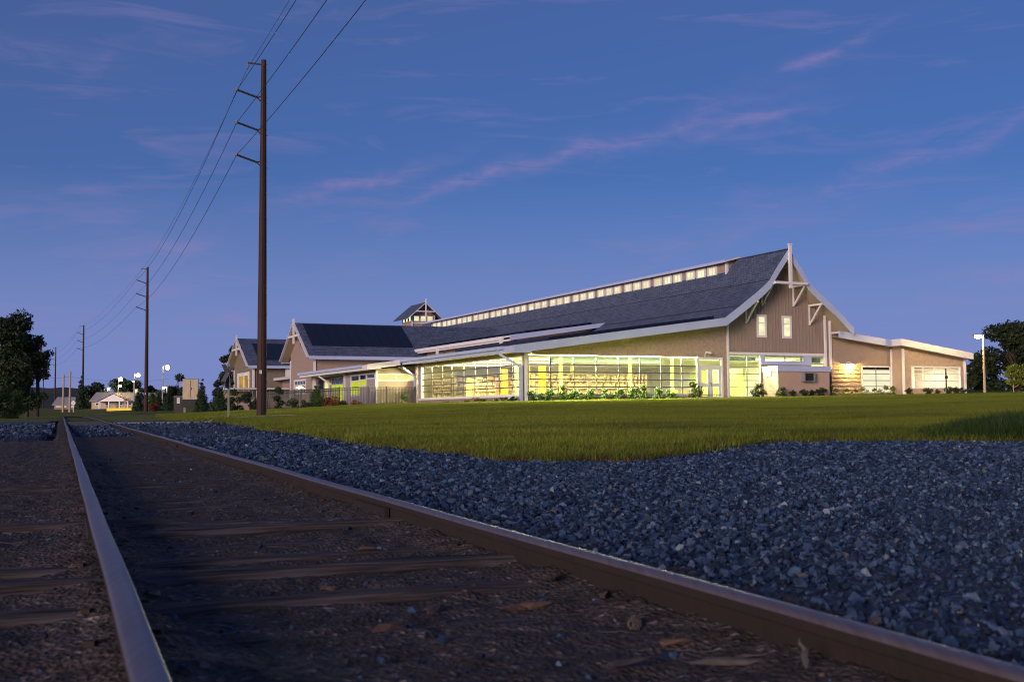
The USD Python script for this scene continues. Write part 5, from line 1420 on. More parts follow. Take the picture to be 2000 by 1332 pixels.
# ------------------------------------------------------------------ plants
def leafcloud(n, centers, radii, size, seed, squash=0.8, shell=0.55, up=0.3):
    r_ = np.random.default_rng(seed)
    centers = np.asarray(centers, float); radii = np.asarray(radii, float)
    pr = radii ** 2 / np.sum(radii ** 2)
    ci = r_.choice(len(centers), n, p=pr)
    d = r_.normal(size=(n, 3)); d /= np.linalg.norm(d, axis=1, keepdims=True)
    rad = radii[ci] * (shell + (1 - shell) * r_.random(n) ** 0.5) * (1 + 0.25 * (meshkit.noise(d * 3 + ci[:, None] * 7.3) - 0.5) * 2)
    c = centers[ci] + d * rad[:, None] * np.array([1, 1, squash])
    a = r_.normal(size=(n, 3)); a /= np.linalg.norm(a, axis=1, keepdims=True)
    b = np.cross(a, d + 0.3 * r_.normal(size=(n, 3)) + np.array([0, 0, up])); b /= np.maximum(np.linalg.norm(b, axis=1, keepdims=True), 1e-6)
    s = size * r_.uniform(0.6, 1.3, n)[:, None]
    v = np.stack([c - a * s, c + b * s * 0.5, c + a * s, c - b * s * 0.5], 1).reshape(-1, 3)
    i = np.arange(n)[:, None] * 4
    return v, np.hstack([i, i + 1, i + 2, i + 3])


def branches(mb, base, height, r0, centers, seed):
    r_ = np.random.default_rng(seed)
    q_ = np.linspace(0, 1, 7)
    bend = r_.normal(0, 0.03 * height, (7, 2)) * q_[:, None]
    p = np.c_[base[0] + bend[:, 0], base[1] + bend[:, 1], base[2] + height * q_]
    mb.tube(p, r0 * (1 - 0.75 * q_), 8)
    for c in centers:
        s = p[min(6, max(2, int(6 * np.clip((c[2] - base[2]) / height * 0.6, 0.2, 0.95))))]
        m_ = (s + np.asarray(c)) / 2 + r_.normal(0, 0.05 * height, 3)
        mb.tube([s, m_, c], [r0 * 0.4, r0 * 0.25, r0 * 0.08], 5)
    return mb


def tree(label, px, py_base, y, h, blobs, leaf, nleaf, lsize, seed, bark='barkdark', name='tree', r0=None, group=None, cat='tree', shell=0.45, sink=None):
    """blobs: (right, away, up, radius) in metres from the foot"""
    b_ = at(px, py_base, y); g_ = gz(b_[0], b_[1])
    z0 = g_ if sink is None else sink
    o = thing(name, label, cat, (b_[0], b_[1], z0), 0, group)
    cs = [(x, yy, z) for x, yy, z, r in blobs]; rs = [r for *_, r in blobs]
    obj('trunk', branches(MB(), (0, 0, -0.2), h * 0.8, r0 or 0.03 * h, cs, seed), M[bark], o, smooth=50)
    obj('crown', leafcloud(nleaf, cs, rs, lsize, seed + 1, shell=shell), M[leaf], o)
    return o


def blobcrown(seed, w, h, zbase, n, rmin, rmax):
    r_ = random.Random(seed); out = []
    for _ in range(n):
        a = r_.uniform(0, 2 * math.pi); q_ = r_.random() ** 0.5; z = r_.uniform(0, 1)
        k_ = math.sin(math.pi * (0.18 + 0.72 * z)) ** 0.7
        out.append((w * q_ * k_ * math.cos(a), w * q_ * k_ * math.sin(a) * 0.8, zbase + (h - zbase) * z * 0.92, r_.uniform(rmin, rmax)))
    return out


def cone_blobs(h, r, n=7):
    return [(0.1 * r * math.sin(i * 2.4), 0.1 * r * math.cos(i * 2.4), h * (0.06 + 0.88 * i / (n - 1)), max(0.08, r * (1 - 0.86 * i / (n - 1)))) for i in range(n)]


# the big tree at the left edge, and the low lit growth at its foot
tree('large dark leafy tree at the left edge beside the track', 2, 805, 95, 9.2, blobcrown(1, 3.2, 8.8, 0.5, 30, 0.8, 1.4), 'leaf_dark', 17000, 0.15, 31)
tree('lower spreading dark tree to the right of the large left edge tree', 52, 803, 104, 7.2, blobcrown(2, 2.3, 7.0, 1.6, 18, 0.45, 1.0), 'leaf_dark', 8000, 0.13, 33)
tree('airy thin branched sapling top against the sky at the left', 72, 803, 100, 8.0, blobcrown(13, 1.3, 7.4, 5.0, 9, 0.25, 0.5), 'leaf_dark', 900, 0.12, 36)
tree('olive bush under the left edge trees, lit by a street lamp', 28, 805, 88, 2.2, blobcrown(3, 1.5, 1.9, 0.2, 9, 0.4, 0.7), 'leaf_bush', 2600, 0.10, 35, name='bush', cat='bush')
tree('darker low bush at the far left edge of the grass', -12, 806, 86, 2.6, blobcrown(4, 1.5, 2.2, 0.2, 9, 0.5, 0.8), 'leaf_dark', 2400, 0.11, 37, name='bush', cat='bush')
# background trees at the left, from left to right
for args in (('tall dark conifer beside the third utility pole', 158, 800, 215, 6.6, cone_blobs(6.5, 1.3), 'leaf_ever', 2600, 0.2, 41),
             ('rounded dark tree right of the tall conifer', 185, 800, 230, 5.2, blobcrown(5, 2.4, 4.8, 0.6, 9, 0.8, 1.2), 'leaf_dark', 2600, 0.24, 43),
             ('pointed dark tree left of the lit porch house', 201, 800, 240, 5.6, cone_blobs(5.0, 2.0, 6), 'leaf_ever', 2400, 0.24, 45),
             ('broad domed tree behind the lit porch house', 243, 800, 255, 6.4, blobcrown(6, 3.8, 6.2, 1.0, 16, 1.0, 1.6), 'leaf_bush', 4800, 0.26, 47),
             ('low tree right of the domed tree behind the second pole', 290, 800, 260, 5.0, blobcrown(7, 3.2, 4.4, 0.6, 10, 0.8, 1.3), 'leaf_dark', 3200, 0.26, 49),
             ('tall broad tree left of the tan cabinet', 345, 802, 180, 5.4, blobcrown(8, 1.9, 5.0, 0.8, 10, 0.7, 1.1), 'leaf_dark', 3200, 0.2, 51),
             ('leafy lamp lit tree behind the low evergreens', 318, 802, 200, 3.6, blobcrown(9, 2.2, 3.4, 0.4, 9, 0.6, 0.9), 'leaf_bush', 2600, 0.18, 53),
             ('tall tree behind the second gable of the library', 452, 800, 190, 10.2, blobcrown(14, 1.6, 9.8, 4.0, 9, 0.7, 1.2), 'leaf_dark', 2600, 0.24, 54)):
    tree(*args)
for px, w_, h_, lab, leaf, seed in ((269, 0.75, 2.6, 'narrow dark evergreen right of the porch house', 'leaf_ever', 61), (297, 0.8, 2.5, 'olive evergreen just right of the second utility pole', 'leaf_bush', 63), (309, 0.7, 2.3, 'small evergreen next to the reddish flowering shrub', 'leaf_ever', 65),
                                    (328, 0.85, 2.4, 'bushy evergreen left of the dark notice cabinet', 'leaf_ever', 66)):
    tree(lab, px, 803, 135, h_, cone_blobs(h_, w_), leaf, 1700, 0.12, seed, name='evergreen', cat='evergreen')
tree('tall pointed evergreen right of the tan cabinet', 394, 805, 96, 3.0, cone_blobs(2.95, 0.68, 9), 'leaf_ever', 4200, 0.075, 67, name='evergreen', cat='evergreen')
tree('broad feathery evergreen behind the crossing sign post', 427, 806, 93, 2.4, cone_blobs(2.35, 0.85, 8), 'leaf_ever', 4200, 0.075, 69, name='evergreen', cat='evergreen')
tree('dark reddish small tree behind the crossing sign post', 434, 804, 112, 4.0, blobcrown(10, 0.9, 3.9, 1.2, 9, 0.3, 0.55), 'leaf_dark', 1900, 0.11, 71)
tree('dark rounded shrub left of the nearest utility pole', 464, 806, 98, 2.1, blobcrown(11, 0.8, 1.9, 0.2, 9, 0.3, 0.5), 'leaf_ever', 2400, 0.08, 73, name='bush', cat='bush')
tree('dark shrub touching the nearest utility pole', 488, 806, 98, 1.9, blobcrown(12, 0.7, 1.7, 0.2, 8, 0.3, 0.45), 'leaf_ever', 2200, 0.08, 75, name='bush', cat='bush')
tree('small tree with two leaf tufts before the black fence', 543, 803, 93, 1.9, [(0, 0, 1.65, 0.32), (0.22, 0, 1.45, 0.25), (-0.1, 0, 0.95, 0.32), (0.18, 0.1, 0.6, 0.32), (0, 0, 0.2, 0.3)], 'leaf_dark', 1300, 0.07, 77)
tree('tall bushy evergreen before the fence by the court', 617, 801, 90, 2.0, [(0, 0, 0.25, 0.5), (0.05, 0, 0.7, 0.5), (-0.05, 0, 1.05, 0.42), (0.05, 0, 1.4, 0.28), (0, 0, 1.75, 0.14)], 'leaf_bush', 2800, 0.07, 79, name='evergreen', cat='evergreen')
for i, (px, w_, h_, leaf, lab) in enumerate(((638, 0.4, 0.75, 'leaf_red', 'reddish low shrub before the fence, left of the court door'), (655, 0.5, 0.85, 'leaf_red', 'brown red shrub before the lime door window'), (668, 0.35, 0.7, 'leaf_dark', 'small dark shrub before the second porch post'),
                                             (690, 0.6, 0.7, 'leaf_red', 'brown shrub under the stair shaped window'), (702, 0.4, 0.5, 'leaf_dark', 'low dark shrub right of the brown shrub under the stair window'), (573, 0.5, 0.8, 'leaf_ever', 'dark low shrub under the small paned gable window'), (592, 0.5, 0.7, 'leaf_dark', 'dark low shrub at the right corner of the gable wall'))):
    tree(lab, px, 802, 88.0, h_, blobcrown(80 + i, w_, h_, 0.1, 6, h_ * 0.28, h_ * 0.4), leaf, 900, 0.06, 81 + i, name='shrub', cat='shrub')
tree('small round topped young tree right of the bollard light', 790, 799, 88.5, 1.05, [(0, 0, 0.85, 0.26), (0.1, 0, 0.6, 0.22), (-0.1, 0, 0.7, 0.2)], 'leaf_bush', 700, 0.05, 93, bark='barkpale')
tree('flat dark mound plant beside the young tree', 772, 799, 88.5, 0.4, [(0, 0, 0.12, 0.3), (0.4, 0, 0.15, 0.28), (-0.35, 0, 0.1, 0.22), (0.8, 0, 0.1, 0.2)], 'leaf_ever', 900, 0.06, 95, name='shrub', cat='shrub')
# right side
tree('big dark broad tree behind the right lamp post', 1985, 780, 165, 11.5, blobcrown(21, 5.2, 11.0, 2.0, 30, 1.2, 2.0), 'leaf_dark', 14000, 0.26, 101)
tree('lower dark tree between the library corner and the big right tree', 1921, 780, 172, 8.0, blobcrown(22, 2.4, 7.2, 1.0, 16, 0.7, 1.3), 'leaf_dark', 6500, 0.24, 103)
tree('dark bushy tree touching the library corner on the right', 1896, 780, 168, 4.6, blobcrown(23, 1.2, 4.2, 0.4, 8, 0.5, 0.9), 'leaf_dark', 2600, 0.22, 105)
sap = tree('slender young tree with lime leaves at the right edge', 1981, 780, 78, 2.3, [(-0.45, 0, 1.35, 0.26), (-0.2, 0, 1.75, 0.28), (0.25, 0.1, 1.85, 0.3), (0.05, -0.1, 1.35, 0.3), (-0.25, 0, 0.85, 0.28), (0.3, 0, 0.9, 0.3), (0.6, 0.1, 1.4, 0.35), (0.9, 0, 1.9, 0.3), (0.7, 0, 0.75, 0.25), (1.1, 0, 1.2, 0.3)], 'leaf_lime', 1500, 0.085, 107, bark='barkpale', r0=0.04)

mb = MB(); r_ = np.random.default_rng(4)
n = 7000
px_ = r_.uniform(1880, 2080, n); yy_ = r_.uniform(128, 142, n)
for i in range(n):
    b_ = at(px_[i], 780, yy_[i]); z0 = gz(b_[0], b_[1]); h_ = r_.uniform(0.8, 1.35); a_ = r_.uniform(0, math.pi)
    d_ = np.array([math.cos(a_), math.sin(a_), 0]); w_ = 0.03
    p = np.array([b_[0], b_[1], z0]); tpv = p + np.array([0, 0, h_]) + d_ * r_.uniform(-0.25, 0.25)
    mb.add([p - d_ * w_, p + d_ * w_, tpv], [(0, 1, 2)])
o = obj('corn_field', mb, M['weed']); tag(o, 'dark strip of standing field crop behind the right lamp post', 'field crop', kind='stuff')

# shrubs along the library
def shrub_proto(name, label, h, w_, leaf, seed, nleaf, lsize, loc, group):
    o = thing(name, label, 'shrub', loc, 0, group)
    bl = blobcrown(seed, w_, h, 0.08, 9, h * 0.16, h * 0.30)
    obj('stem', branches(MB(), (0, 0, -0.05), h * 0.7, 0.02, [b[:3] for b in bl], seed), M['barkdark'], o)
    obj('foliage', leafcloud(nleaf, [b[:3] for b in bl], [b[3] for b in bl], lsize, seed, shell=0.3), M[leaf], o)
    return o.GetPrim() if hasattr(o, 'GetPrim') else o


def lib_xyz(v, u):
    p = B0 + BV * v + BU * u
    return p[0], p[1], gz(p[0], p[1])


def row(protos, spots, labels, group=None):
    for i, ((v, u, s), lab) in enumerate(zip(spots, labels)):
        kind, spec = protos[i % len(protos)]
        loc = lib_xyz(v, u)
        if spec[0] is None:
            spec[0] = shrub_proto(*spec[1][:1], lab, *spec[1][1:], loc, group)
            if abs(s - 1) > 0.01:
                UsdGeom.Xformable(spec[0]).AddScaleOp().Set(Gf.Vec3f(s, s, s))
        else:
            copy_of(spec[0], loc, i * 1.7, lab, 'shrub', group, (s * (0.85 + 0.4 * ((i * 37) % 10) / 10), s * (0.85 + 0.4 * ((i * 53) % 10) / 10), s * (0.82 + 0.3 * ((i * 71) % 10) / 10)))


def proto(name, h, w_, leaf, seed, nleaf, lsize):
    return (name, [None, (name, h, w_, leaf, seed, nleaf, lsize)])


ORD = ['first', 'second', 'third', 'fourth', 'fifth', 'sixth', 'seventh', 'eighth', 'ninth', 'tenth', 'eleventh', 'twelfth', 'thirteenth']
def v_of(px, u):
    """where a photograph column meets the line u = const before the front wall"""
    r_ = ray(px, 785); n_ = np.array([*BU, 0])
    t_ = ((np.array([*B0, 0]) + np.array([*(BU * u), 0]) - EYE) @ n_) / (r_ @ n_)
    p = EYE + r_ * t_
    return float((p[:2] - B0) @ BV)


def u_of(px, v):
    r_ = ray(px, 790); n_ = np.array([*BV, 0])
    t_ = ((np.array([*B0, 0]) + np.array([*(BV * v), 0]) - EYE) @ n_) / (r_ @ n_)
    p = EYE + r_ * t_
    return float((p[:2] - B0) @ BU)


PA, PB, PC = proto('shrub', 0.85, 0.34, 'leaf_bush', 201, 750, 0.055), proto('shrub', 0.78, 0.38, 'leaf_bush', 203, 800, 0.055), proto('shrub', 0.9, 0.3, 'leaf_bush', 205, 650, 0.06)
xs_ = [1042, 1070, 1100, 1122, 1150, 1180, 1208, 1236, 1257, 1284, 1309]
row([PA, PB, PC], [(v_of(x, -0.75), -0.75, s) for x, s in zip(xs_, (1.0, 1.15, 1.05, 1.1, 1.1, 0.85, 1.05, 1.2, 0.95, 1.0, 1.15))],
    [f'leafy green shrub before the long front glass wall, {ORD[i]} from the downspout' for i in range(len(xs_))], 'shrubs along the front glass wall')
PD = proto('shrub', 1.15, 0.42, 'leaf_dark', 207, 900, 0.06)
row([PD], [(v_of(1360, -0.8), -0.8, 1.15), (v_of(1482, -0.9), -0.9, 1.2), (v_of(1525, -2.3), -2.3, 0.85)],
    ['dark upright shrub beside the double door', 'tall dark shrub before the two bay glass wall under the gable', 'dark shrub at the left corner of the flat roofed enclosure'])
PE = proto('shrub', 0.6, 0.34, 'leaf_dark', 209, 600, 0.05)
row([PE], [(v_of(x, -2.3), -2.3, s) for x, s in ((1550, 0.9), (1570, 1.15), (1586, 1.0), (1606, 1.25))],
    [f'dark low shrub before the enclosure front, {w_}' for w_ in ('left of the vent box', 'right below the vent box', 'just right of the vent box', 'at its right end')])
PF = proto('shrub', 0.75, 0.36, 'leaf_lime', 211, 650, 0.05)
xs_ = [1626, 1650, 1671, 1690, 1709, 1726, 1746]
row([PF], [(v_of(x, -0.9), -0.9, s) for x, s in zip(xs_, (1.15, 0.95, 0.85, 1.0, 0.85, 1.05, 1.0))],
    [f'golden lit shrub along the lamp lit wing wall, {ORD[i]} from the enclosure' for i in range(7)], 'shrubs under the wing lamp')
xs_ = [1777, 1812, 1831, 1856, 1868, 1879]
row([PE], [(v_of(x, -1.9), -1.9, s) for x, s in zip(xs_, (1.25, 1.2, 0.9, 1.2, 1.1, 1.0))],
    [f'dark green shrub before the right end block, {ORD[i]} from its white corner' for i in range(6)], 'shrubs before the right end block')
PG = proto('shrub', 0.36, 0.3, 'leaf_ever', 213, 420, 0.045)
xs_ = [838, 856, 872, 889, 898, 912, 942, 968, 985, 1003]
row([PG], [(-0.8, u_of(x, -0.8), s) for x, s in zip(xs_, (1.0, 0.7, 1.1, 0.9, 0.8, 1.0, 1.2, 0.9, 1.1, 1.1))],
    [f'small dark mound shrub below the left glass wall, {ORD[i]} from the fence' for i in range(10)], 'mound shrubs below the left glass wall')
PH = proto('shrub', 0.5, 0.3, 'leaf_red', 215, 420, 0.045)
row([PH], [(-0.8, u_of(929, -0.8), 1.0)], ['single orange red shrub among the dark mounds below the left glass wall'])
o = thing('splash_block', 'black splash mound under the corner downspout', 'splash block', lib_xyz(-0.9, 0.3), BYAW)
obj('mound', MB().lathe([(0.0, 0.32), (0.15, 0.29), (0.3, 0.2), (0.38, 0.0), (0.38, -0.1)], 12), M['black'], o, smooth=40)

# ------------------------------------------------------------------ lamps, signs, fence, cabinets, houses
def street_lamp(px, hy, by, y, label, m='lamp_white', arm=0.55, base=False, rad=0.16, pole='grey', head=0.6):
    b_ = at(px, by, y); tp = at(px, hy, y); g_ = gz(b_[0], b_[1])
    o = thing('street_lamp', label, 'street lamp', (b_[0], b_[1], 0))
    g_ = min(g_, b_[2])
    z_ = tp[2]
    obj('pole', MB().tube([(0, 0, g_ - 0.2), (0, 0, z_ + 0.1)], [0.10, 0.065], 10), M[pole], o, smooth=40)
    if base:
        obj('footing', MB().lathe([(0, g_ + 0.25), (0.45, g_ + 0.25), (0.48, g_ - 0.3)], 16), M['concrete'], o)
    sg = -1 if arm < 0 else 1
    a_ = abs(arm)
    hd = MB().add([(sg * 0.06, -0.16, z_ + 0.06), (sg * (a_ + head), -0.2, z_ + 0.06), (sg * (a_ + head), 0.2, z_ + 0.06), (sg * 0.06, 0.16, z_ + 0.06), (sg * 0.06, -0.16, z_ + 0.16), (sg * (a_ + head), -0.2, z_ + 0.13), (sg * (a_ + head), 0.2, z_ + 0.13), (sg * 0.06, 0.16, z_ + 0.16)],
                  [(0, 3, 2, 1), (4, 5, 6, 7), (0, 1, 5, 4), (2, 3, 7, 6), (1, 2, 6, 5), (0, 4, 7, 3)])
    obj('lamp_head', hd, M['grey'], o)
    ln = trimesh.creation.icosphere(2, 1.0)
    v = np.asarray(ln.vertices) * np.array([head * 0.42, max(rad, head * 0.3), rad * 1.1]) + np.array([sg * (a_ + head * 0.45), 0, z_ + 0.06 - rad * 0.7])
    obj('lens', (v, np.asarray(ln.faces)), M[m], o, smooth=True)
    return o


street_lamp(1924, 657, 779, 82, 'tall lit lamp post on a concrete footing at the right of the library', 'flood', arm=-0.08, base=True, rad=0.12, head=0.6, pole='palepole')
street_lamp(317, 716, 800, 150, 'brightest lit street lamp at the left, left of the tan cabinet', arm=0.3, rad=0.28, head=0.7)
street_lamp(261, 731, 801, 190, 'second brightest lit street lamp, left of the second utility pole', arm=0.3, rad=0.32, head=0.8)
street_lamp(231, 739, 801, 205, 'lit street lamp above the domed tree behind the porch house', arm=0.05, rad=0.32, head=0.8)
street_lamp(209, 758, 801, 240, 'small dim street lamp left of the domed tree', 'lamp_amber', arm=0.1, rad=0.2, head=0.5)
street_lamp(230, 753, 801, 200, 'small amber lamp glowing before the domed tree', 'lamp_amber', arm=0.15, rad=0.2, head=0.45)
street_lamp(262, 744, 801, 185, 'small white lamp below the second brightest street lamp', arm=-0.1, rad=0.12, head=0.35)
street_lamp(326, 756, 801, 140, 'low amber lamp among the evergreens left of the notice cabinet', 'lamp_amber', arm=-0.2, rad=0.16, head=0.4)

b_ = at(745, 797.5, 91.6)
o = thing('bollard_light', 'short glowing bollard light in the fenced court', 'bollard light', (b_[0], b_[1], gz(b_[0], b_[1])))
obj('post', MB().lathe([(0.09, -0.1), (0.09, 0.25)], 12), M['grey'], o)
obj('lens', MB().lathe([(0.11, 0.25), (0.11, 0.98), (0.0, 1.0)], 14), M['bollard_glow'], o, smooth=40)
obj('cap', MB().lathe([(0.125, 1.001), (0.125, 1.05), (0.0, 1.07)], 14), M['grey'], o)
T_, N_ = np.meshgrid(np.linspace(18.6, 20.4, 6), np.linspace(-6.5, -0.3, 8), indexing='ij')
pp = B0[None, None] + BV * N_[..., None] + BU * T_[..., None]
obj('court_paving', gridmesh(np.stack([pp[..., 0], pp[..., 1], ground(pp[..., 0], pp[..., 1]) + 0.03], -1)), M['concrete'], kind='structure')

# black metal fence: posts, top and bottom rails, pickets
A_ = B0 + BV * -0.3 + BU * 19.9; Bq = B0 + BV * -6.3 + BU * 19.6; Bp = at(500, 800, 101)[:2]
def on_fence(px):
    r_ = ray(px, 790)[:2]
    a_, c_ = (A_, Bq) if px > 655 else (Bq, Bp)
    d_ = c_ - a_
    m_ = np.array([[r_[0], -d_[0]], [r_[1], -d_[1]]]); s_ = np.linalg.solve(m_, a_ - EYE[:2])
    return a_ + d_ * s_[1]


fe = thing('fence', 'black metal picket fence from the library corner to the left behind the shrubs', 'fence', (0, 0, 0))
fp = [812, 755, 719, 663, 605, 588, 575, 557, 527, 503]
P_ = [on_fence(x) for x in fp]
for i, p in enumerate(P_):
    z0 = gz(*p)
    w_ = 0.055 if i in (1, 2) else 0.04
    obj('post', MB().box(p[0] - w_, p[0] + w_, p[1] - w_, p[1] + w_, z0 - 0.2, z0 + 1.68), M['black'], fe)
for a_, c_ in zip(P_[:-1], P_[1:]):
    za, zc = gz(*a_), gz(*c_)
    pn = holder('fence_panel', fe)
    for h_, nm in ((1.60, 'top_rail'), (1.42, 'upper_rail'), (0.16, 'bottom_rail')):
        obj(nm, MB().beam((*a_, za + h_), (*c_, zc + h_), 0.045, 0.055), M['black'], pn)
    L = np.linalg.norm(c_ - a_); nk = max(2, int(L / 0.125)); mb = MB()
    for q_ in np.arange(1, nk) / nk:
        p = a_ + (c_ - a_) * q_; z0 = za + (zc - za) * q_
        mb.box(p[0] - 0.019, p[0] + 0.019, p[1] - 0.019, p[1] + 0.019, z0 + 0.05, z0 + 1.6)
    obj('picket', mb, M['black'], pn, kind='stuff')
# low wall at the foot of the left gable
a_, c_ = at(468, 800, 112)[:2], at(606, 799, 108)[:2]
o = thing('low_wall', 'low dark masonry wall behind the black fence', 'wall', (0, 0, 0))
obj('body', MB().beam((*a_, gz(*a_) + 0.35), (*c_, gz(*c_) + 0.35), 0.3, 1.2), M['base'], o)
obj('coping', MB().beam((*a_, gz(*a_) + 0.99), (*c_, gz(*c_) + 0.99), 0.36, 0.08), M['grey'], o)

M['signgrey'] = mat('dull_sign_back', (0.075, 0.08, 0.095), 0.6)
# crossing sign seen from behind, by the path
b_ = at(446, 826, 47.5)
o = thing('crossing_sign', 'grey post with crossing boards seen from behind, by the path', 'sign', (b_[0], b_[1], gz(b_[0], b_[1])), math.radians(80))
obj('post', MB().box(-0.035, 0.035, -0.035, 0.035, -0.3, 2.25), M['signgrey'], o)
for sg, nm in ((1, 'board'), (-1, 'board')):
    obj(nm, MB().beam((-0.42 * sg, 0.05 + 0.012 * sg, 1.55), (0.42 * sg, 0.05 + 0.012 * sg, 2.25), 0.012, 0.2, (0, 1, 0)), M['signgrey'], o)
obj('plate', MB().box(-0.28, 0.28, 0.04, 0.055, 1.28, 1.62), M['signgrey'], o)
b_ = at(1849, 782, 70)
o = thing('marker_post', 'thin black post standing on the lawn before the right end block', 'post', (b_[0], b_[1], gz(b_[0], b_[1])))
obj('shaft', MB().lathe([(0.05, -0.2), (0.045, 1.6), (0.0, 1.62)], 10), M['black'], o)
obj('plate', MB().box(-0.09, 0.09, -0.065, -0.045, 0.95, 1.15), M['black'], o)
# tan cabinet on dark legs, notice cabinet
b_ = at(372, 803, 100); z0 = min(gz(b_[0], b_[1]), b_[2]); f_ = lambda py: at(372, py, 100)[2]
M['tanbox'] = mat('tan_cabinet_paint', (0.46, 0.39, 0.29), 0.6, color2=(0.36, 0.29, 0.2), scale=3.0, stretch=(2, 2, 0.6))
o = thing('equipment_cabinet', 'streaked tan equipment cabinet raised on dark legs beside the pointed evergreen', 'cabinet', (b_[0], b_[1], 0), 0.2)
obj('body', MB().box(-0.64, 0.64, -0.45, 0.45, f_(780), f_(741)), M['tanbox'], o)
obj('lid', MB().box(-0.68, 0.68, -0.5, 0.5, f_(741) + 0.002, f_(741) + 0.06), M['grey'], o)
obj('skirt', MB().box(-0.6, 0.6, -0.42, 0.42, z0 + 0.5, f_(780) - 0.002), M['black'], o)
for x in (-0.5, 0.5):
    for yy in (-0.35, 0.35):
        obj('leg', MB().box(x - 0.06, x + 0.06, yy - 0.06, yy + 0.06, z0 - 0.2, z0 + 0.5), M['grey'], o)
obj('door_seam', MB().box(-0.02, 0.02, -0.46, -0.451, f_(778), f_(743)), M['black'], o)
obj('handle', MB().box(0.06, 0.1, -0.48, -0.451, f_(762), f_(757)), M['black'], o)
b_ = at(349, 804, 104); z0 = min(gz(b_[0], b_[1]), b_[2]); f_ = lambda py: at(349, py, 104)[2]
o = thing('notice_cabinet', 'dark cabinet with a small white notice, left of the tan cabinet', 'cabinet', (b_[0], b_[1], 0), 0.15)
obj('body', MB().box(-0.4, 0.4, -0.3, 0.3, z0 - 0.1, f_(775)), M['black'], o)
obj('lid', MB().box(-0.43, 0.43, -0.33, 0.33, f_(775) + 0.002, f_(775) + 0.05), M['grey'], o)
obj('notice', MB().box(-0.13, 0.13, -0.312, -0.302, f_(788), f_(777)), M['trim'], o)
for k in range(4):
    obj('print_line', MB().box(-0.09, 0.09 - 0.03 * (k % 2), -0.316, -0.3125, f_(779.5 + 2 * k) - 0.02, f_(779.5 + 2 * k) + 0.012), M['grey'], o)
# traffic signs by the road
b_ = at(143, 805, 148); tp = at(143, 787, 148)
o = thing('round_sign', 'white round railway advance sign beside the pale wooden poles', 'traffic sign', (b_[0], b_[1], 0))
obj('post', MB().box(-0.04, 0.04, 0.0, 0.06, gz(b_[0], b_[1]) - 0.2, tp[2] + 0.2), M['grey'], o)
d_ = MB().lathe([(0.0, 0.0), (0.27, 0.0), (0.27, 0.02), (0.0, 0.02)], 24).mesh()
v = d_[0][:, [0, 2, 1]] * np.array([1, -1, 1]) + np.array([0, -0.005, tp[2]])
obj('disc', (v, d_[1]), M['trim'], o)
obj('stripe', MB().beam((-0.16, -0.032, tp[2] - 0.16), (0.16, -0.032, tp[2] + 0.16), 0.01, 0.06, (0, 1, 0)).beam((0.16, -0.034, tp[2] - 0.16), (-0.16, -0.034, tp[2] + 0.16), 0.01, 0.06, (0, 1, 0)), M['black'], o)
M['stop_red'] = mat('stop_sign_red', (0.22, 0.02, 0.02), 0.5)
b_ = at(244, 803, 160); tp = at(244, 784, 160)
o = thing('stop_sign', 'small red octagonal stop sign before the porch house', 'traffic sign', (b_[0], b_[1], 0))
obj('post', MB().box(-0.03, 0.03, 0.0, 0.05, gz(b_[0], b_[1]) - 0.2, tp[2] + 0.2), M['grey'], o)
oc = Polygon([(0.26 * math.cos(a + math.pi / 8), tp[2] + 0.26 * math.sin(a + math.pi / 8)) for a in np.arange(8) * math.pi / 4])
obj('octagon', MB().plate(oc, lambda s, z, d: (s, -0.02 + d, z), 0.015), M['stop_red'], o)
tx = meshkit.text_mesh('STOP', 0.13, 0.004)
v = np.asarray(tx.vertices); v = np.c_[v[:, 0] - v[:, 0].mean(), -0.022 - v[:, 2], v[:, 1] + tp[2] - 0.065]
obj('lettering', (v, np.asarray(tx.faces)), M['trim'], o)
M['yellow'] = mat('yellow_light_color', (0.80, 0.62, 0.02), 0.6, var=0.08)  # yellow light along the road, put into a surface colour
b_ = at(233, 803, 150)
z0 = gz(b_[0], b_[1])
o = thing('road_barrier', 'low bright yellow barrier standing in for yellow light along the road before the porch house', 'light_bar', (b_[0], b_[1], 0), 0.0)
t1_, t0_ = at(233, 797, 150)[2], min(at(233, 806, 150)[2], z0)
obj('beam', MB().box(-1.62, 1.62, -0.12, 0.12, t0_ + 0.1, t1_), M['yellow'], o)  # solid bar added in place of the yellow light
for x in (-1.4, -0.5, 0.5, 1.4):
    obj('post', MB().box(x - 0.07, x + 0.07, 0.121, 0.22, t0_ - 0.3, t1_ - 0.02), M['grey'], o)


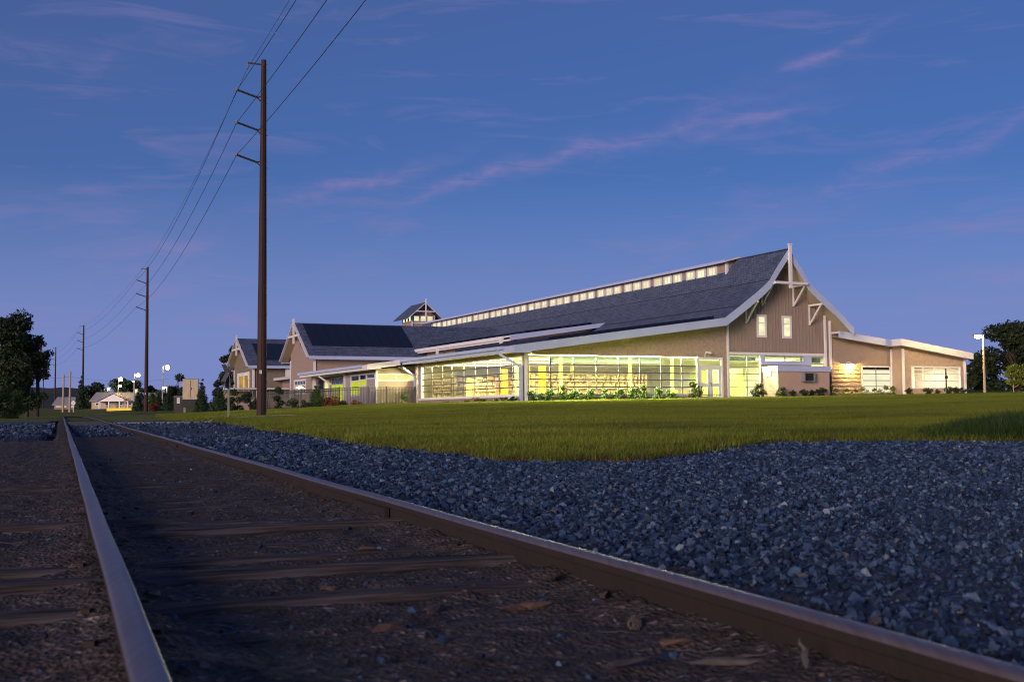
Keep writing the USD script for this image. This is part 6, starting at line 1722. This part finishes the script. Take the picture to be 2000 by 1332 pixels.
def house(label, px, by, y, w_, d_, hw, hr, wallm, roofm, lit, seed, gable_front=True, porch=True):
    b_ = at(px, by, y); z0 = b_[2]; g_ = gz(b_[0], b_[1])
    o = thing('house', label, 'house', (b_[0], b_[1], z0), 0.0)
    obj('foundation', MB().box(-w_ / 2, w_ / 2, 0, d_, min(0, g_ - z0) - 0.5, 0.02), M['concrete'], o)
    obj('wall', MB().box(-w_ / 2, w_ / 2, 0.0, d_, 0.021, hw), M[wallm], o)
    rf_ = MB()
    for sy in (0, 1):
        e0, e1 = (-0.4, d_ / 2) if sy == 0 else (d_ + 0.4, d_ / 2)
        rf_.add([(-w_ / 2 - 0.3, e0, hw - 0.1), (w_ / 2 + 0.3, e0, hw - 0.1), (w_ / 2 + 0.3, e1, hr), (-w_ / 2 - 0.3, e1, hr), (-w_ / 2 - 0.3, e0, hw - 0.25), (w_ / 2 + 0.3, e0, hw - 0.25), (w_ / 2 + 0.3, e1, hr - 0.15), (-w_ / 2 - 0.3, e1, hr - 0.15)],
                [(0, 1, 2, 3), (4, 7, 6, 5), (0, 4, 5, 1), (3, 2, 6, 7), (0, 3, 7, 4), (1, 5, 6, 2)])
    obj('roof', rf_, M[roofm], o)
    for sx in (-w_ / 2, w_ / 2 - 0.1):
        obj('gable', MB().plate(Polygon([(0, hw), (d_, hw), (d_ / 2, hr - 0.16)]), lambda s, z, d, sx=sx: (sx + d, s, z), 0.1), M[wallm], o)
    if porch:
        pw = w_ * 0.70; px0 = w_ * 0.10
        obj('porch_gable', MB().plate(Polygon([(px0 - pw / 2, hw - 0.25), (px0 + pw / 2, hw - 0.25), (px0, hw + (hr - hw) * 0.72)]), fu(-1.8), 0.12), M['trim'], o)
        for sg in (-1, 1):
            obj('porch_roof', MB().add([(px0 + sg * (pw / 2 + 0.3), -2.0, hw - 0.3), (px0, -2.0, hw + (hr - hw) * 0.8), (px0, d_ / 2 - 0.3, hw + (hr - hw) * 0.8), (px0 + sg * (pw / 2 + 0.3), 0.5, hw - 0.3)], [(0, 1, 2, 3)]), M[roofm], o)
        for q_ in (-0.48, -0.16, 0.2, 0.48):
            obj('porch_post', MB().box(px0 + q_ * pw - 0.1, px0 + q_ * pw + 0.1, -1.78, -1.58, -0.05, hw - 0.26), M['trim'], o)
        obj('porch_floor', MB().box(px0 - pw / 2, px0 + pw / 2, -1.9, -0.01, -0.4, 0.15), M['concrete'], o)
    for x in (-0.34, -0.12, 0.18, 0.38):
        wn_ = holder('window', o)
        obj('frame', MB().plate(sbox(x * w_ - 0.5, 0.8, x * w_ + 0.5, hw - 0.4).difference(sbox(x * w_ - 0.4, 0.9, x * w_ + 0.4, hw - 0.5)), fu(-0.05), 0.045), M['trim'], wn_)
        obj('pane', MB().box(x * w_ - 0.4, x * w_ + 0.4, -0.02, -0.01, 0.9, hw - 0.5), M[lit], wn_)
    obj('chimney', MB().box(w_ * 0.40, w_ * 0.40 + 0.6, d_ / 2 - 0.3, d_ / 2 + 0.3, hw, hr + 0.5), M['trim'], o)
    return o


M['houseroof'] = mat('grey_house_roof', (0.22, 0.22, 0.25), 0.8, var=0.15)
house('low house with a white gabled porch and grey roof by the road', 220, 801, 200, 7.4, 6, 1.75, 3.2, 'soffit', 'houseroof', 'darkglass', 1)
house('warmly lit pale house behind the second utility pole', 293, 801, 210, 6.6, 6, 2.2, 3.3, 'soffit', 'houseroof', 'amber_pane', 2, porch=False)
house('small dark house with an orange glow behind the pale wooden poles', 131, 803, 240, 5.5, 5, 1.5, 3.0, 'olive', 'houseroof', 'amber_pane', 3, porch=False)
tree('reddish shrub with white blooms before the evergreens', 303, 803, 130, 0.9, blobcrown(30, 0.6, 0.85, 0.1, 7, 0.22, 0.35), 'leaf_red', 900, 0.08, 121, name='shrub', cat='shrub')

# far wooded ridge behind everything at the left
mb = MB()
xs = np.linspace(-1500, 400, 140); y0 = 1000
top = 13 + 13 * meshkit.fbm(np.stack([xs / 160, 0 * xs, 0 * xs], -1), 4, 3) + 3 * meshkit.noise(np.stack([xs / 14, 0 * xs, 0 * xs], -1), 8) - 13 * np.clip((xs + 370) / 50, 0, 1)
rows = [np.stack([xs, np.full_like(xs, y0 - 160), np.full_like(xs, 3.0)], -1), np.stack([xs, np.full_like(xs, y0 - 60), 3 + (top - 3) * 0.7], -1), np.stack([xs, np.full_like(xs, y0), top], -1), np.stack([xs, np.full_like(xs, y0 + 300), top * 0.4], -1)]
obj('hills', gridmesh(np.stack(rows, 0)), M['far'], smooth=True, kind='structure')

# ------------------------------------------------------------------ bookshelves in the reading room
def bookshelf(v0, v1, u, h, label, seed):
    p = B0 + BV * v0 + BU * u
    o = thing('bookshelf', label, 'bookshelf', (p[0], p[1], FZ), BYAW)
    L = v1 - v0; ns = 4; r_ = random.Random(seed)
    obj('side', MB().box(0, 0.04, 0, 0.55, 0, h), M['shelf'], o)
    obj('side', MB().box(L - 0.04, L, 0, 0.55, 0, h), M['shelf'], o)
    obj('back', MB().box(0.04, L - 0.04, 0.26, 0.29, 0, h), M['shelf'], o)
    mb = MB(); g = h / ns
    for k in range(ns + 1):
        obj('shelf', MB().box(0.04, L - 0.04, 0.0, 0.26, k * g - (0.03 if k else 0), k * g + (0.0 if k else 0.05)), M['shelf'], o)
    for k in range(ns):
        x = 0.08
        while x < L - 0.1:
            if r_.random() < 0.10:
                x += r_.uniform(0.1, 0.35); continue
            w_ = r_.uniform(0.025, 0.07); hh = g * r_.uniform(0.5, 0.82)
            mb.box(x, x + w_, 0.02, 0.2, k * g + 0.051 if k == 0 else k * g + 0.001, k * g + hh)
            x += w_ + 0.004
    obj('book', mb, M['book'], o, kind='stuff')
    return o


bookshelf(3.2, 7.4, 5.2, 2.0, 'long bookshelf behind the front glass, right of the orange panels', 1)
bookshelf(7.7, 12.4, 5.2, 2.0, 'long bookshelf behind the front glass, left of the double door', 2)
bookshelf(0.6, 2.3, 9.8, 1.75, 'short bookshelf at the left end behind the orange panels', 3)
bookshelf(3.0, 7.4, 11.0, 1.9, 'second row bookshelf deeper in the reading room, left', 4)
bookshelf(7.7, 13.5, 11.0, 1.9, 'second row bookshelf deeper in the reading room, right', 5)
for i, (v, u, lab) in enumerate(((14.2, 4.6, 'round wooden table inside behind the double door'), (17.2, 3.4, 'round wooden table inside the two bay glass wall'))):
    p = B0 + BV * v + BU * u
    o = thing('table', lab, 'table', (p[0], p[1], FZ), BYAW)
    obj('tabletop', MB().lathe([(0, 0.72), (0.6, 0.72), (0.6, 0.76), (0, 0.76)], 24), M['wood_in'], o)
    obj('leg', MB().lathe([(0.3, 0.0), (0.06, 0.05), (0.06, 0.72)], 14), M['wood_in'], o)
    for k in range(3):
        a = k * 2.1 + 0.5
        c = thing('chair', f'orange wooden chair at the {("table behind the double door", "table inside the two bay glass wall")[i]}, {("right side", "far side", "near left side")[k]}', 'chair', (p[0] + 0.95 * math.cos(a), p[1] + 0.95 * math.sin(a), FZ), a + math.pi / 2)
        obj('seat', MB().box(-0.22, 0.22, -0.22, 0.22, 0.43, 0.47), M['orange'], c)
        obj('backrest', MB().box(-0.22, 0.22, -0.24, -0.2, 0.55, 0.85), M['orange'], c)
        for sx in (-0.19, 0.19):
            for sy in (-0.21, 0.19):
                obj('leg', MB().box(sx - 0.018, sx + 0.018, sy - 0.018, sy + 0.018, 0, 0.85 if sy < 0 else 0.43), M['wood_in'], c)

M['shelf_olive'] = mat('olive_shelf', (0.20, 0.21, 0.08), 0.7)
for i, (y0, y1) in enumerate(((2.2, 4.0), (4.25, 6.05), (6.3, 8.1), (8.35, 10.15), (10.4, 12.2))):
    p = B0 + BV * y1 + BU * 22.6
    o = thing('tall_shelving', f'tall olive open shelving deep behind the left glass wall, {ORD[i]} from the left', 'shelving', (p[0], p[1], FZ), BYAW + math.pi / 2)
    L = y1 - y0
    for yy in (0.0, L - 0.05):
        obj('side', MB().box(0, 0.4, yy, yy + 0.05, 0, 2.5), M['shelf'], o)
    obj('back', MB().box(0.36, 0.40, 0.05, L - 0.05, 0, 2.5), M['shelf_olive'], o)
    for k in range(6):
        obj('shelf', MB().box(0, 0.36, 0.05, L - 0.05, k * 0.49, k * 0.49 + 0.03), M['shelf'], o)
    mb = MB(); r_ = random.Random(40 + i)
    for k in range(5):
        y = 0.1
        while y < L - 0.15:
            w_ = r_.uniform(0.03, 0.07)
            if r_.random() < 0.7:
                mb.box(0.08, 0.3, y, y + w_, k * 0.49 + 0.031, k * 0.49 + r_.uniform(0.22, 0.38))
            y += w_ + 0.005
    obj('book', mb, M['book'], o, kind='stuff')
